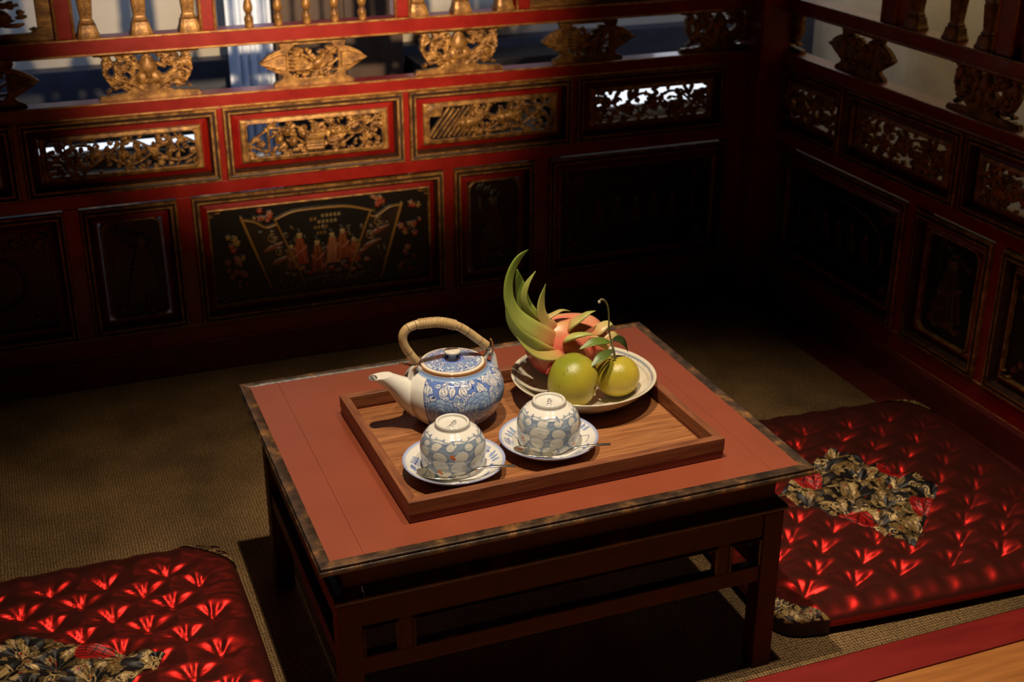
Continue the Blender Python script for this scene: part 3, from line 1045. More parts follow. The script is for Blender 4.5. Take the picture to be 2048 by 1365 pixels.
def square_baluster():
    prof = [(.0001, 0), (.023, 0), (.023, .004), (.020, .010), (.0185, .018), (.0175, .024), (.0145, .026), (.0150, .029), (.0138, .031), (.0125, .033), (.0118, .036), (.0135, .055), (.0150, .075), (.0158, .082), (.0135, .084), (.0158, .088),
            (.013, .094), (.0135, .12), (.0125, .16), (.0145, .20), (.012, .206), (.016, .215), (.0165, .24), (.019, .26), (.022, .29), (.023, .302), (.0001, .302)]
    V, Q, _ = lathe(prof, 24)
    a = np.arctan2(V[:, 1], V[:, 0]); r = np.hypot(V[:, 0], V[:, 1])
    k = 1 / (np.abs(np.cos(a)) ** 6 + np.abs(np.sin(a)) ** 6) ** (1 / 6.)
    V[:, 0] = r * k * np.cos(a); V[:, 1] = r * k * np.sin(a) * .85
    me = quick_mesh('square_baluster', V, Q, False); me.materials.append(M['gold'])
    return me


def turned_baluster():
    prof = [(.0001, 0), (.0085, 0), (.0088, .006), (.0095, .013), (.0090, .018), (.0060, .0225), (.0066, .0245), (.0060, .0265), (.0092, .033), (.0098, .038), (.0085, .046), (.0058, .056), (.0042, .066), (.0040, .085), (.0052, .105), (.0075, .13), (.0085, .15)]
    prof += [(r, .302 - z) for r, z in prof[:-1][::-1]]
    V, Q, _ = lathe(smooth_prof(prof[1:-1], 70).tolist(), 16)
    me = quick_mesh('turned_baluster', V, Q, True); me.materials.append(M['gold'])
    return me


SQB, TUB = square_baluster(), turned_baluster()


def lattice_mesh(Wd=.17, Hh=.30):
    rng = random.Random(11)
    cv = Canvas(Wd, Hh, 130, 230)
    carve_fill(cv, .012, Wd - .012, .02, Hh - .012, rng, .45, .006)
    for x in (.05, .09, .125):
        cv.stroke([(x, .02), (x + .006, .10), (x - .006, .2), (x, Hh)], .008, h=.008)
        cv.ell((x, .045), .014, .018, 0, h=.009)
    m = open_mask(cv, .012, Wd - .012, .014, Hh - .012)
    cv.h = np.where(m, cv.h, .006)
    V, Q = relief(cv, -Wd / 2, 0, 0, .01)
    me = quick_mesh('carved_lattice', V, Q, True); me.materials.append(M['gold'])
    return me


LAT = lattice_mesh()
Z0R, Z1R, Z2R = .617, .713, .747


def panelling(root, xa, xb, carved_list, lower_list, pend_list, post_list, sq_list, tu_list, lat_list):
    # horizontal members
    rail_obj(root, xa, xb, .587, Z0R)
    rail_obj(root, xa, xb, .402, .430, beads=False)
    rail_obj(root, xa, xb, .060, .1085, beads=True)
    rail_obj(root, xa, xb, Z1R, Z2R)
    rail_obj(root, xa, xb, 1.049, 1.090)
    # upright members between the panels
    cl = sorted(carved_list); ll = sorted(lower_list)
    for lst, z0, z1 in ((cl, .430, .587), (ll, .1085, .402)):
        edges = [xa] + [v for it in lst for v in it[:2]] + [xb]
        for k in range(0, len(edges), 2):
            if edges[k + 1] - edges[k] > .003:
                box('stile', edges[k], edges[k + 1], .0, .045, z0, z1, M['red'], root, .0015)
    for x0, x1, kind, seed in cl:
        carved_unit(root, x0, x1, kind, seed)
    for x0, x1, kind, seed in ll:
        painted_unit(root, x0, x1, kind, seed)
    for x, kind in pend_list:
        link('carved_bracket' if kind == 'A' else 'carved_lozenge', PEND_A if kind == 'A' else PEND_B, None, root, (x, .024, Z0R - .001))
    for x0, x1 in post_list:
        po = box('post', x0, x1, .006, .040, Z2R, 1.049, M['red'], root, .003)
        for x in (x0 + .004, x1 - .004):
            V, Q = tube([(x, .006, Z2R), (x, .006, 1.049)], .0032, 8)
            link('gilt_bead', quick_mesh('gilt_bead', V, Q, True), M['giltred'], po)
    for x in sq_list:
        link('square_baluster', SQB, None, root, (x, .026, Z2R))
    for x in tu_list:
        link('turned_baluster', TUB, None, root, (x, .024, Z2R))
    for x0, x1 in lat_list:
        o = link('carved_lattice', LAT, None, root, ((x0 + x1) / 2, .024, Z2R))
        o.scale = ((x1 - x0) / .17, 1, 1.0)


WB = bpy.data.objects.new('wall_back', None); C.objects.link(WB); WB.location = (0, 2.72, 0)
structure(WB, 'red and gilt carved panelling with balustrade behind the low table')
XA, XB = -1.24, 1.655
panelling(WB, XA, XB,
          [(-.817, -.425, 'horses', 4), (-.4125, -.0205, 'lattice', 1), (-.008, .384, 'scroll', 2), (.3965, .789, 'house', 3), (.803, 1.193, 'horses', 4), (1.2075, 1.597, 'lattice', 5)],
          [(-1.20, -.775, 'scroll', 2), (-.742, -.5435, 'figure', 2), (-.51, .0535, 'scroll', 1), (.085, .2835, 'figure', 1), (.3145, .878, 'fan', 0), (.904, 1.1035, 'figure', 2), (1.139, 1.615, 'scroll', 2)],
          [(-1.06, 'A'), (-.735, 'B'), (-.405, 'A'), (-.069, 'B'), (.2585, 'A'), (.602, 'B'), (.930, 'A'), (1.243, 'B'), (1.585, 'A')],
          [(.087, .127), (.368, .404), (.779, .817), (1.058, 1.098), (-.37, -.33), (-.82, -.78)],
          [-.71, -.575, -.44, .151, .254, .350, .837, .936, 1.036], [.472, .533, .593, .653, .713],
          [(-.33, .087), (1.10, 1.655)])
for x0, x1 in ((-.33, .087), (.127, .368), (.404, .779), (.817, 1.058), (1.098, 1.655)):
    o = link('blocker_frieze', LAT, None, WB, ((x0 + x1) / 2, .022, .895)); o.scale = ((x1 - x0) / .17, 1, .154 / .30)  # unseen panels added to cut the spotlight patches on the rear wall
box('corner_post', 1.655, 1.735, -.055, .045, 0, 1.12, M['red'], WB, .004)

WR = bpy.data.objects.new('wall_right', None); C.objects.link(WR); WR.location = (1.72, 2.72, 0); WR.rotation_euler = (0, 0, -PI / 2)
structure(WR, 'dark carved panelling with balustrade along the right side')
panelling(WR, .055, 1.85,
          [(.062, .314, 'lattice', 6), (.3265, .7185, 'lattice', 5), (.731, 1.123, 'scroll', 2), (1.1355, 1.5275, 'house', 3)],
          [(.075, .575, 'scroll', 2), (.606, .845, 'figure', 2), (.876, 1.44, 'scroll', 1), (1.47, 1.70, 'figure', 1)],
          [(-.010, 'A'), (.322, 'B'), (.730, 'A'), (1.05, 'B'), (1.37, 'A')],
          [(.400, .455), (.750, .806), (1.15, 1.20)],
          [.493, .617, .715], [], [(.806, 1.15)])

# ------------------------------------------------------------------ what is seen through the openwork: the rooms behind
sbox('wall_rear', -1.6, 3.2, 3.56, 3.62, -.4, 2.2, M['lining'], 0, 'bluish lined wall of the room behind the panelling')
sbox('trim_4', -1.6, 3.2, 3.50, 3.56, .385, .525, M['navy'], .004, 'dark blue dado board on the wall behind the panelling')
sbox('trim_5', -1.6, 3.4, 2.80, 3.62, -.46, -.40, M['plinth'], 0, 'dark floor of the room behind the panelling')


def window_low(name, x0, x1, z0, z1, y, mat):
    fr = bpy.data.objects.new(name, None); C.objects.link(fr); fr.location = ((x0 + x1) / 2, y, z0)
    structure(fr, 'low daylit window behind the openwork carving')
    wd = (x1 - x0) / 2
    V, Q = rect_loops(-wd - .012, wd + .012, -.012, z1 - z0 + .012, [(0, -.02), (0, .004), (.010, .004), (.012, -.008)])
    link('window_frame', quick_mesh('window_frame', V, Q, False), M['cabinet'], fr)
    V, Q = rect_loops(-wd, wd, 0, z1 - z0, [(0, -.004), (.001, -.003)])
    Q = list(Q) + [(4, 5, 6, 7)]
    link('pane', quick_mesh('pane', V, Q, False), mat, fr)


window_low('window_1', -.02, .54, .306, .322, 3.53, M['daypane'])
window_low('window_2', 1.50, 2.06, .290, .350, 3.53, M['daypane_w'])
window_low('window_3', 1.82, 2.28, .76, 1.15, 3.53, M['daypane_w'])


def curtain_mesh(W_, H_, folds, amp, seed, thick=.003):
    rng = random.Random(seed)
    nx, ny = folds * 14, 14
    x = np.linspace(0, W_, nx); z = np.linspace(0, H_, ny)
    XX, ZZ = np.meshgrid(x, z)
    ph = XX / W_ * folds * 2 * PI
    YY = amp * np.sin(ph + .6 * np.sin(ph * .37 + seed)) * (1 - .25 * ZZ / H_)
    V = np.stack([XX - W_ / 2, YY, ZZ], -1).reshape(-1, 3)
    i = np.arange(ny - 1)[:, None]; j = np.arange(nx - 1)[None, :]
    a = i * nx + j
    Q = np.stack([a, a + 1, a + nx + 1, a + nx], -1).reshape(-1, 4)
    me = quick_mesh('cloth', V, Q, True)
    return me


def solid(o, t):
    md = o.modifiers.new('thickness', 'SOLIDIFY'); md.thickness = t; md.offset = 0
    return o


cu = link('curtain', curtain_mesh(.115, 1.75, 5, .010, 2), M['curtain'], None, (.585, 3.40, .02))
tag(solid(cu, .003), 'pale blue white curtain hanging behind the middle of the back balustrade', 'curtain')
cab = thing('cabinet', 'dark brown cabinet standing behind the turned balusters beside the curtain', 'cabinet', (.83, 3.42, -.40))
box('body', -.180, .165, -.02, .10, .0, 1.45, M['cabinet'], cab, .004)
box('door', -.165, -.008, -.034, -.02, .03, 1.42, M['cabinet'], cab, .003)
box('door', .004, .155, -.034, -.02, .03, 1.42, M['cabinet'], cab, .003)
bn = thing('bench', 'low black bench seen between the rails behind the back panelling', 'bench', (1.24, 3.40, -.40))
box('seat', -.22, .22, -.06, .08, .78, .905, M['blackwood'], bn, .004)
for sx in (-.20, .165):
    box('leg', sx, sx + .035, -.05, .06, 0, .78, M['blackwood'], bn, .002)
scr = link('linen_screen', curtain_mesh(.40, .85, 3, .004, 5), M['cream'], None, (1.22, 3.46, .585))
tag(solid(scr, .004), 'cream linen screen hanging above the black bench behind the balustrade', 'screen')

dr = link('drape', curtain_mesh(2.3, 2.2, 5, .03, 4), M['beige'], None, (2.34, 2.55, -.40))
dr.rotation_euler = (0, 0, PI / 2)
tag(solid(dr, .004), 'beige fabric drape hanging beyond the right balustrade', 'curtain')

# ================================================================== LOW TABLE
TX0, TX1, TY0, TY1, TZ = .2585, .9640, 1.3230, 1.8785, .351
tb = thing('low_table', 'low dark table with a red lacquer top and worn black edging, on the woven mat', 'table', ((TX0 + TX1) / 2, (TY0 + TY1) / 2, 0))
tw, td = (TX1 - TX0) / 2, (TY1 - TY0) / 2
EW = .0170


def edge_bar(name, length, prof, mat, parent, loc, rz):
    """mitred bar: length measured at the outer face, local +x along, local -y outward; prof [(inset, z)]"""
    V = []
    n = len(prof)
    ns = 26
    for k in range(ns + 1):
        t = k / ns
        for (o, z) in prof:
            x = -length / 2 + o + t * (length - 2 * o)
            V.append((x, o, z))
    Q = []
    for k in range(ns):
        for j in range(n):
            a, b = k * n + j, k * n + (j + 1) % n
            Q.append((a, b, b + n, a + n))
    me = quick_mesh(name, V, Q, True)
    o = link(name, me, mat, parent, loc)
    o.rotation_euler = (0, 0, rz)
    return o


eprof = [(.0046, .0000), (.0172, .0000), (.0172, -.0105), (.0085, -.0122), (.0035, -.0120), (.0006, -.0102), (0, -.0078), (.0004, -.0056), (.0018, -.0040), (.0034, -.0034), (.0026, -.0026), (.0020, -.0012), (.0024, .0004), (.0034, .0007)]
for L_, lx, ly, rz in ((2 * tw, 0, -td, 0), (2 * td, tw, 0, PI / 2), (2 * tw, 0, td, PI), (2 * td, -tw, 0, -PI / 2)):
    edge_bar('edge_moulding', L_, eprof, M['edge'], tb, (lx, ly, TZ), rz)
for x0, x1 in ((-tw + .0166, -tw + .0610), (-tw + .0613, tw - .0613), (tw - .0610, tw - .0166)):
    box('tabletop_board', x0, x1, -td + .0166, td - .0166, TZ - .011, TZ - .0006, M['tablered'], tb, .0003)
LX, LY = .3275, .2475      # half spans of the outer leg faces
# recessed neck under the top
for nm, a in (('apron', (-LX + .012, LX - .012, -LY + .010, -LY + .024)), ('apron', (-LX + .012, LX - .012, LY - .024, LY - .010)),
              ('apron', (-LX + .012, -LX + .026, -LY + .024, LY - .024)), ('apron', (LX - .026, LX - .012, -LY + .024, LY - .024))):
    box(nm, a[0], a[1], a[2], a[3], .288, .3395, M['darkwood'], tb, .001)
wprof = [(.012, .0185), (.030, .0185), (.030, 0), (.0045, 0), (.0012, .003), (0, .0068), (.0012, .0105), (.0042, .0122), (.0048, .0145), (.0075, .0150), (.0105, .0172)]
for L_, lx, ly, rz in ((2 * LX + .008, 0, -LY - .004, 0), (2 * LY + .008, LX + .004, 0, PI / 2), (2 * LX + .008, 0, LY + .004, PI), (2 * LY + .008, -LX - .004, 0, -PI / 2)):
    edge_bar('waist_moulding', L_, wprof, M['waist'], tb, (lx, ly, .2705), rz)
LW = .031
for sx in (-1, 1):
    for sy in (-1, 1):
        xa, xb = sorted((sx * LX, sx * (LX - LW))); ya, yb = sorted((sy * LY, sy * (LY - LW)))
        box('leg', xa, xb, ya, yb, 0.0, .2705, M['darkwood'], tb, .002)
for sy in (-1, 1):
    ya, yb = sorted((sy * (LY - .003), sy * (LY - .021)))
    box('upper_rail', -LX + LW, LX - LW, ya, yb, .2305, .2705, M['darkwood'], tb, .0015)
    box('lower_rail', -LX + LW, LX - LW, ya, yb, .156, .1825, M['darkwood'], tb, .002)
    for x in (-LX + .081, LX - .102):
        box('divider', x, x + .0185, ya, yb, .1825, .2305, M['darkwood'], tb, .0015)
    # bead frames lining the openings
    for (x0, x1) in ((-LX + LW, -LX + .081), (-LX + .0995, LX - .102), (LX - .0835, LX - LW)):
        V, Q = rect_loops(x0, x1, .1825, .2305, [(0, -.010), (0, .001), (.0022, .003), (.0045, .001), (.0045, -.010)])
        f = link('bead_frame', quick_mesh('bead_frame', V, Q, False), M['waist'], tb, (0, sy * (LY - .003), 0))
        if sy > 0:
            f.rotation_euler = (0, 0, PI)
for sx in (-1, 1):
    xa, xb = sorted((sx * (LX - .003), sx * (LX - .021)))
    box('upper_rail', xa, xb, -LY + LW, LY - LW, .2305, .2705, M['darkwood'], tb, .0015)
    box('lower_rail', xa, xb, -LY + LW, LY - LW, .156, .1825, M['darkwood'], tb, .002)

# ================================================================== TRAY
tr = thing('tray', 'rectangular walnut tray with raised sides lying on the red table top', 'tray', (.6215, 1.5585, TZ), math.radians(1.1))
a, b2, hr, tr_t = .2325, .1675, .0315, .0125
box('tray_floor', -a + .004, a - .004, -b2 + .004, b2 - .004, .0042, .0082, M['tray'], tr, .0004)
# low base under the sides
base_pr = [(.0008, .0008), (.0120, .0008), (.0120, .0112), (.0008, .0112)]
side_pr = [(0, .0122), (tr_t, .0122), (tr_t, hr - .0006), (tr_t - .0006, hr), (.0006, hr), (0, hr - .0006)]
for L_, lx, ly, rz in ((2 * a, 0, -b2, 0), (2 * b2, a, 0, PI / 2), (2 * a, 0, b2, PI), (2 * b2, -a, 0, -PI / 2)):
    sd = edge_bar('side', L_, side_pr, M['trayrim'], tr, (lx, ly, 0), rz)
    bs = edge_bar('base_strip', L_, base_pr, M['traybase'], tr, (lx, ly, 0), rz)
    for o_ in (sd, bs):
        o_.data.polygons.foreach_set('use_smooth', np.full(len(o_.data.polygons), False))
TF = TZ + .0082     # tray floor height

# ================================================================== CUSHIONS
HC = .052


class Cushion:
    def __init__(s, hx, hy, seed, tufts, st=.62):
        s.hx, s.hy, s.t = hx, hy, tufts
        s.st = st
        rng = np.random.default_rng(seed)
        s.tj = np.array(tufts) + rng.normal(0, .003, (len(tufts), 2))
        s.ph = rng.uniform(0, 6, len(tufts))
        s.pairs = []
        for i in range(len(s.tj)):
            for j in range(i + 1, len(s.tj)):
                d = np.linalg.norm(s.tj[i] - s.tj[j])
                if d < .082:
                    s.pairs.append((i, j))
        s.rng = rng
        s.wr = rng.uniform(0, 6, 8)

    def top(s, X, Y):
        u, v = np.clip(np.abs(X / s.hx), 0, 1), np.clip(np.abs(Y / s.hy), 0, 1)
        e = np.clip((1 - u ** 7) * (1 - v ** 7), 0, 1)
        z = .020 + (HC - .020) * e ** .42
        dip = np.zeros_like(X)
        for k, (tx, ty) in enumerate(s.tj):
            dx, dy = X - tx, Y - ty
            r = np.hypot(dx * s.st, dy * 1.12)
            m = r < .06
            th = np.arctan2(dy, dx)
            d = np.maximum(.0285 * (np.exp(-r / .027) - .19), 0) + .0018 * np.cos(7 * th + s.ph[k]) * np.exp(-((r - .016) / .012) ** 2) + .0007 * np.cos(13 * th + 2 * s.ph[k]) * np.exp(-((r - .014) / .010) ** 2)
            dip = np.maximum(dip, np.where(m, d, 0)) + 0
        for (i, j) in s.pairs:
            a_, b_ = s.tj[i], s.tj[j]
            d = b_ - a_; L2 = d @ d
            k = np.clip(((X - a_[0]) * d[0] + (Y - a_[1]) * d[1]) / L2, 0, 1)
            # creases sag a little sideways
            n = np.array((-d[1], d[0])) / math.sqrt(L2)
            off = .0035 * np.sin(k * PI) * math.sin(s.ph[i] + s.ph[j])
            dist = np.abs((X - a_[0] - k * d[0]) * n[0] + (Y - a_[1] - k * d[1]) * n[1] - off)
            along = np.hypot(X - a_[0] - k * d[0], Y - a_[1] - k * d[1])
            dip = np.maximum(dip, np.where(along < .03, .0042 * np.exp(-(dist / .0080) ** 1.1), 0))
        # pleats running over the rim
        rim = np.clip(np.maximum(u, v) - .80, 0, .2) / .2
        s_ = np.where(u > v, Y, X)
        pl = .0022 * rim * (1 - rim) * 4 * (np.sin(s_ * 95 + s.wr[0]) + .6 * np.sin(s_ * 173 + s.wr[1]))
        return z - dip * np.clip(e * 1.6, 0, 1) + pl + .0012 * np.sin(X * 31 + s.wr[2]) * np.sin(Y * 27 + s.wr[3]) * e

    def body(s, n=190):
        g = np.linspace(-1, 1, n)
        g = np.sign(g) * (1 - (1 - np.abs(g)) ** 1.25)
        GX, GY = np.meshgrid(g, g)
        # round the plan corners and bow the sides a little
        def plan(GX, GY):
            q = .5 * (np.abs(GX) ** 9 * np.abs(GY) ** 9)
            f = 1 - .055 * q * 2
            X = s.hx * GX * f * (1 - .018 * (1 - GY ** 2) * np.abs(GX) ** 4 * -1)
            Y = s.hy * GY * f * (1 - .018 * (1 - GX ** 2) * np.abs(GY) ** 4 * -1)
            return X, Y
        X, Y = plan(GX, GY)
        Zt = s.top(GX * s.hx, GY * s.hy)
        e = np.clip((1 - np.abs(GX) ** 9) * (1 - np.abs(GY) ** 9), 0, 1)
        Zb = .020 - .0195 * e ** .35
        V = np.r_[np.stack([X, Y, Zt], -1).reshape(-1, 3), np.stack([X, Y, Zb], -1).reshape(-1, 3)]
        i = np.arange(n - 1)[:, None]; j = np.arange(n - 1)[None, :]
        a_ = i * n + j
        Q = np.stack([a_, a_ + 1, a_ + n + 1, a_ + n], -1).reshape(-1, 4)
        Q2 = Q[:, ::-1] + n * n
        return V, np.r_[Q, Q2], plan


def brocade_canvas(W_, H_, seed, n=300):
    rng = random.Random(seed)
    cv = Canvas(W_, H_, n, int(n * H_ / W_), (24, 17, 17))
    g1, g2, g3 = (150, 118, 66), (104, 82, 48), (196, 162, 104)
    k = W_ * H_
    for q in range(int(k / 1.7e-4)):
        c = (rng.uniform(0, W_), rng.uniform(0, H_)); a_ = rng.uniform(0, 6.3)
        t = rng.random()
        g = rng.choice((g1, g2, g2, g3))
        if t < .36:
            L_ = rng.uniform(.013, .024)
            e = (c[0] + L_ * math.cos(a_), c[1] + L_ * math.sin(a_))
            cv.leaf(c, e, L_ * .55, g, (16, 11, 10), .001, ew=.0012)
            for z in range(4):
                f = .2 + .17 * z
                m_ = (c[0] + (e[0] - c[0]) * f, c[1] + (e[1] - c[1]) * f)
                cv.stroke([m_, (m_[0] + .004 * math.cos(a_ + .8), m_[1] + .004 * math.sin(a_ + .8))], .0008, (70, 50, 30))
        elif t < .62:
            cv.spiral(c, rng.uniform(.006, .0105), 1.3, a_, rng.choice((-1, 1)), .0019, g3, .0009,
                      tail=(c[0] + .016 * math.cos(a_ + .5), c[1] + .016 * math.sin(a_ + .5)))
        elif t < .80:
            cv.flower(c, rng.uniform(.007, .011), 6, g1, .001, (150, 40, 26) if rng.random() < .4 else g3, a_, (20, 14, 12))
        elif t < .93:
            for z in range(5):
                aa = a_ + (z - 2) * .35
                cv.stroke([c, (c[0] + .008 * math.cos(aa), c[1] + .008 * math.sin(aa)), (c[0] + .013 * math.cos(aa + .35), c[1] + .013 * math.sin(aa + .35))], .0019, g, .0008)
        else:
            cv.ell(c, .003, .0022, a_, (160, 44, 28), .0006)
    return cv


def medallion(cv, c, r, ang=0):
    """round red longevity medallion of the brocade"""
    cv.ell(c, r, r, 0, (178, 24, 16), .0006)
    cv.h *= 1
    dk = (52, 8, 8)
    for k in (-.62, -.36, -.1, .16, .42, .66):
        wd = math.sqrt(1 - k * k) * r * .86
        P = [(-wd, k * r), (wd, k * r)]
        cv.stroke([(c[0] + x * math.cos(ang) - y * math.sin(ang), c[1] + x * math.sin(ang) + y * math.cos(ang)) for x, y in P], r * .075, dk)
    for k in (-.45, 0, .45):
        P = [(k * r, -r * .62), (k * r, r * .66)] if k == 0 else [(k * r, -r * .36), (k * r, r * .16)]
        cv.stroke([(c[0] + x * math.cos(ang) - y * math.sin(ang), c[1] + x * math.sin(ang) + y * math.cos(ang)) for x, y in P], r * .075, dk)


def cushion(name, label, loc, rz, hx, hy, seed, tufts, patch_quad, meds):
    cs = Cushion(hx, hy, seed, tufts)
    root = thing(name, label, 'cushion', loc, math.radians(rz), 'red satin floor cushions')
    V, Q, plan = cs.body()
    link('cover', quick_mesh('cover', V, Q, True), M['satin'], root)
    # brocade patch following the tufted top
    P = np.array(patch_quad, float)
    W_ = np.linalg.norm(P[1] - P[0]); H_ = np.linalg.norm(P[3] - P[0])
    cv = brocade_canvas(W_, H_, seed, 270)
    for (mx, my, mr) in meds:
        medallion(cv, (mx * W_, my * H_), mr, .2)
    ny, nx = cv.ny, cv.nx
    uu, vv = np.meshgrid(np.linspace(0, 1, nx), np.linspace(0, 1, ny))
    XY = ((1 - uu) * (1 - vv))[..., None] * P[0] + (uu * (1 - vv))[..., None] * P[1] + (uu * vv)[..., None] * P[2] + ((1 - uu) * vv)[..., None] * P[3]
    Z = cs.top(XY[..., 0], XY[..., 1]) + .0014 + cv.h * .8
    edge = np.minimum(np.minimum(uu, 1 - uu), np.minimum(vv, 1 - vv))
    Z = np.where(edge < 1e-6, Z - .004, Z)
    V = np.concatenate([XY, Z[..., None]], -1).reshape(-1, 3)
    i = np.arange(ny - 1)[:, None]; j = np.arange(nx - 1)[None, :]
    a_ = i * nx + j
    Qp = np.stack([a_, a_ + 1, a_ + nx + 1, a_ + nx], -1).reshape(-1, 4)
    if np.cross(P[1] - P[0], P[3] - P[0]) < 0:
        Qp = Qp[:, ::-1]
    p = link('brocade_patch', quick_mesh('brocade_patch', V, Qp, True, lin(cv.img.reshape(-1, 3))), M['brocade'], root)
    p['label'] = 'black and gold brocade patch in the middle'
    # brocade corners
    n = 150
    cc = brocade_canvas(.095, .095, seed + 7, n)
    cc.img[cc.h <= 0] = np.array((42, 12, 14)) / 255
    cc.img[:3] = cc.img[:, :3] = np.array((42, 12, 14)) / 255; cc.h[:3] = 0; cc.h[:, :3] = 0
    tri = .27 if hx < .5 else .2
    for sx in (-1, 1):
        for sy in (-1, 1):
            t = np.linspace(0, 1, n)
            A, B = np.meshgrid(t, t)
            gx = sx * (1 - tri * A); gy = sy * (1 - tri * B)
            X, Y = plan(gx, gy)
            Zt = cs.top(gx * hx, gy * hy) + .0016 + cc.h * .8
            Xo = X + sx * .0012; Yo = Y + sy * .0012
            V = np.stack([Xo, Yo, Zt], -1).reshape(-1, 3)
            i = np.arange(n - 1)[:, None]; j = np.arange(n - 1)[None, :]
            a_ = (i * n + j)
            keep = (A[:-1, :-1] + B[:-1, :-1]) < .96
            a_ = a_[keep]
            Qc = np.stack([a_, a_ + 1, a_ + n + 1, a_ + n], -1)
            if sx * sy < 0:
                Qc = Qc[:, ::-1]
            # rim apron down the side of the corner
            k = np.arange(n - 1)
            base = len(V)
            low = []
            for (idx) in (np.arange(n), np.arange(n) * n):
                L_ = V[idx].copy(); L_[:, 2] = .004; low.append(L_)
            V2 = np.r_[V, low[0], low[1]]
            q1 = np.stack([k, k + 1, base + k + 1, base + k], -1)
            q2 = np.stack([k * n, (k + 1) * n, base + n + k + 1, base + n + k], -1)
            kk = k < int(.95 * n)
            Qc = np.r_[Qc, q1[kk][:, ::-1] if sx * sy > 0 else q1[kk], q2[kk] if sx * sy > 0 else q2[kk][:, ::-1]]
            cols = lin(np.r_[cc.img.reshape(-1, 3), np.tile(np.array((44, 12, 14)) / 255, (2 * n, 1))])
            o = link('brocade_corner', quick_mesh('brocade_corner', V2, Qc, True, cols), M['brocade'], root)
    return root


def tuft_grid(hx, hy, sx, sy, ox, oy, margin=.055):
    out = []
    j = 0
    y = -hy + oy
    while y < hy - margin:
        x = -hx + ox + (sx / 2 if j % 2 else 0)
        while x < hx - margin:
            if x > -hx + margin and y > -hy + margin:
                out.append((x, y))
            x += sx
        y += sy; j += 1
    return out


cushion('floor_cushion', 'tufted red satin floor cushion at the lower left, left of the low table', (-.092, 1.633, 0.0005), 0, .316, .314, 21,
        tuft_grid(.316, .314, .0915, .0475, .066, .0747), [(.178, .012), (-.03, .135), (-.19, .01), (-.02, -.165)], [(.42, .06, .026), (.93, .60, .024)])
cushion('floor_cushion', 'tufted red satin floor cushion right of the low table beside the right panelling', (1.322, 1.682, 0.0005), -3.4, .325, .314, 33,
        tuft_grid(.325, .314, .0915, .0475, .075, .066), [(.150, -.030), (.030, .150), (-.155, .025), (-.010, -.195)], [(.42, .93, .03), (.42, .03, .03), (.04, .42, .028), (.94, .62, .028)])

# ================================================================== PORCELAIN
WHITE = (236, 231, 221)
NAVY, BLUE, LBLUE, SLATE = (46, 62, 138), (84, 112, 178), (150, 178, 216), (140, 166, 200)


def arc_at(prof, n_ctrl=None):
    P = np.array(prof, float)
    return np.r_[0, np.cumsum(np.linalg.norm(np.diff(P, axis=0), axis=1))]


def painted_lathe(name, prof, nu, nv, painter, base=WHITE, mat='porcelain', resample=True):
    P = smooth_prof(prof, nv) if resample else np.array(prof)
    arcs = arc_at(P)
    rmax = P[:, 0].max()
    cv = Canvas(2 * PI * rmax, arcs[-1], nu, nv, base, wrap=True)
    # arc position of a height on the outer wall
    painter(cv, P, arcs)
    V, Q, cols = lathe(P.tolist(), nu, canvas=cv.img)
    if P[-1][1] < P[0][1] and False:
        Q = Q[:, ::-1]
    return quick_mesh(name, V, Q, True, cols)


def peony(cv, c, r, rng, col=SLATE, edge=NAVY):
    a0 = rng.uniform(0, 6)
    for ring, (k, rr, pr) in enumerate(((9, .78, .36), (7, .50, .34), (5, .25, .30))):
        for i in range(k):
            a = a0 + ring * .4 + i * 2 * PI / k
            p = (c[0] + r * rr * math.cos(a), c[1] + r * rr * .85 * math.sin(a))
            cv.ell(p, r * pr + .0006, r * pr * .82 + .0006, a + PI / 2, edge)
            cv.ell(p, r * pr, r * pr * .82, a + PI / 2, col if (i + ring) % 3 else (168, 190, 216))
            cv.stroke([(p[0] - r * .10 * math.cos(a), p[1] - r * .1 * math.sin(a)), (p[0] + r * .18 * math.cos(a + .3), p[1] + r * .16 * math.sin(a + .3))], .0007, BLUE)
    cv.ell(c, r * .2 + .0006, r * .24 + .0006, a0, edge); cv.ell(c, r * .2, r * .24, a0, (122, 150, 196))
    t = np.linspace(-.9, .9, 8)
    for s in (-1, 1):
        cv.stroke(np.stack([c[0] + s * r * .30 * np.cos(t) + s * .001, c[1] - r * .18 + r * .30 * np.sin(t)], -1), .0011, (228, 228, 224))
    cv.stroke([(c[0] - r * .5, c[1] - r * .45), (c[0] - r * .1, c[1] - r * .25), (c[0] + r * .35, c[1] - r * .50)], .0011, (225, 225, 222))


def leaf_b(cv, c, a, L_, rng, fill=(232, 228, 220), edge=NAVY):
    e = (c[0] + L_ * math.cos(a), c[1] + L_ * math.sin(a))
    cv.leaf(c, e, L_ * .56, fill, edge, vein=BLUE, ew=.00075)
    for k in (.35, .55, .72):
        m = (c[0] + (e[0] - c[0]) * k, c[1] + (e[1] - c[1]) * k)
        for s in (-1, 1):
            cv.stroke([m, (m[0] + L_ * .17 * math.cos(a + s * .8), m[1] + L_ * .17 * math.sin(a + s * .8))], .0005, BLUE)


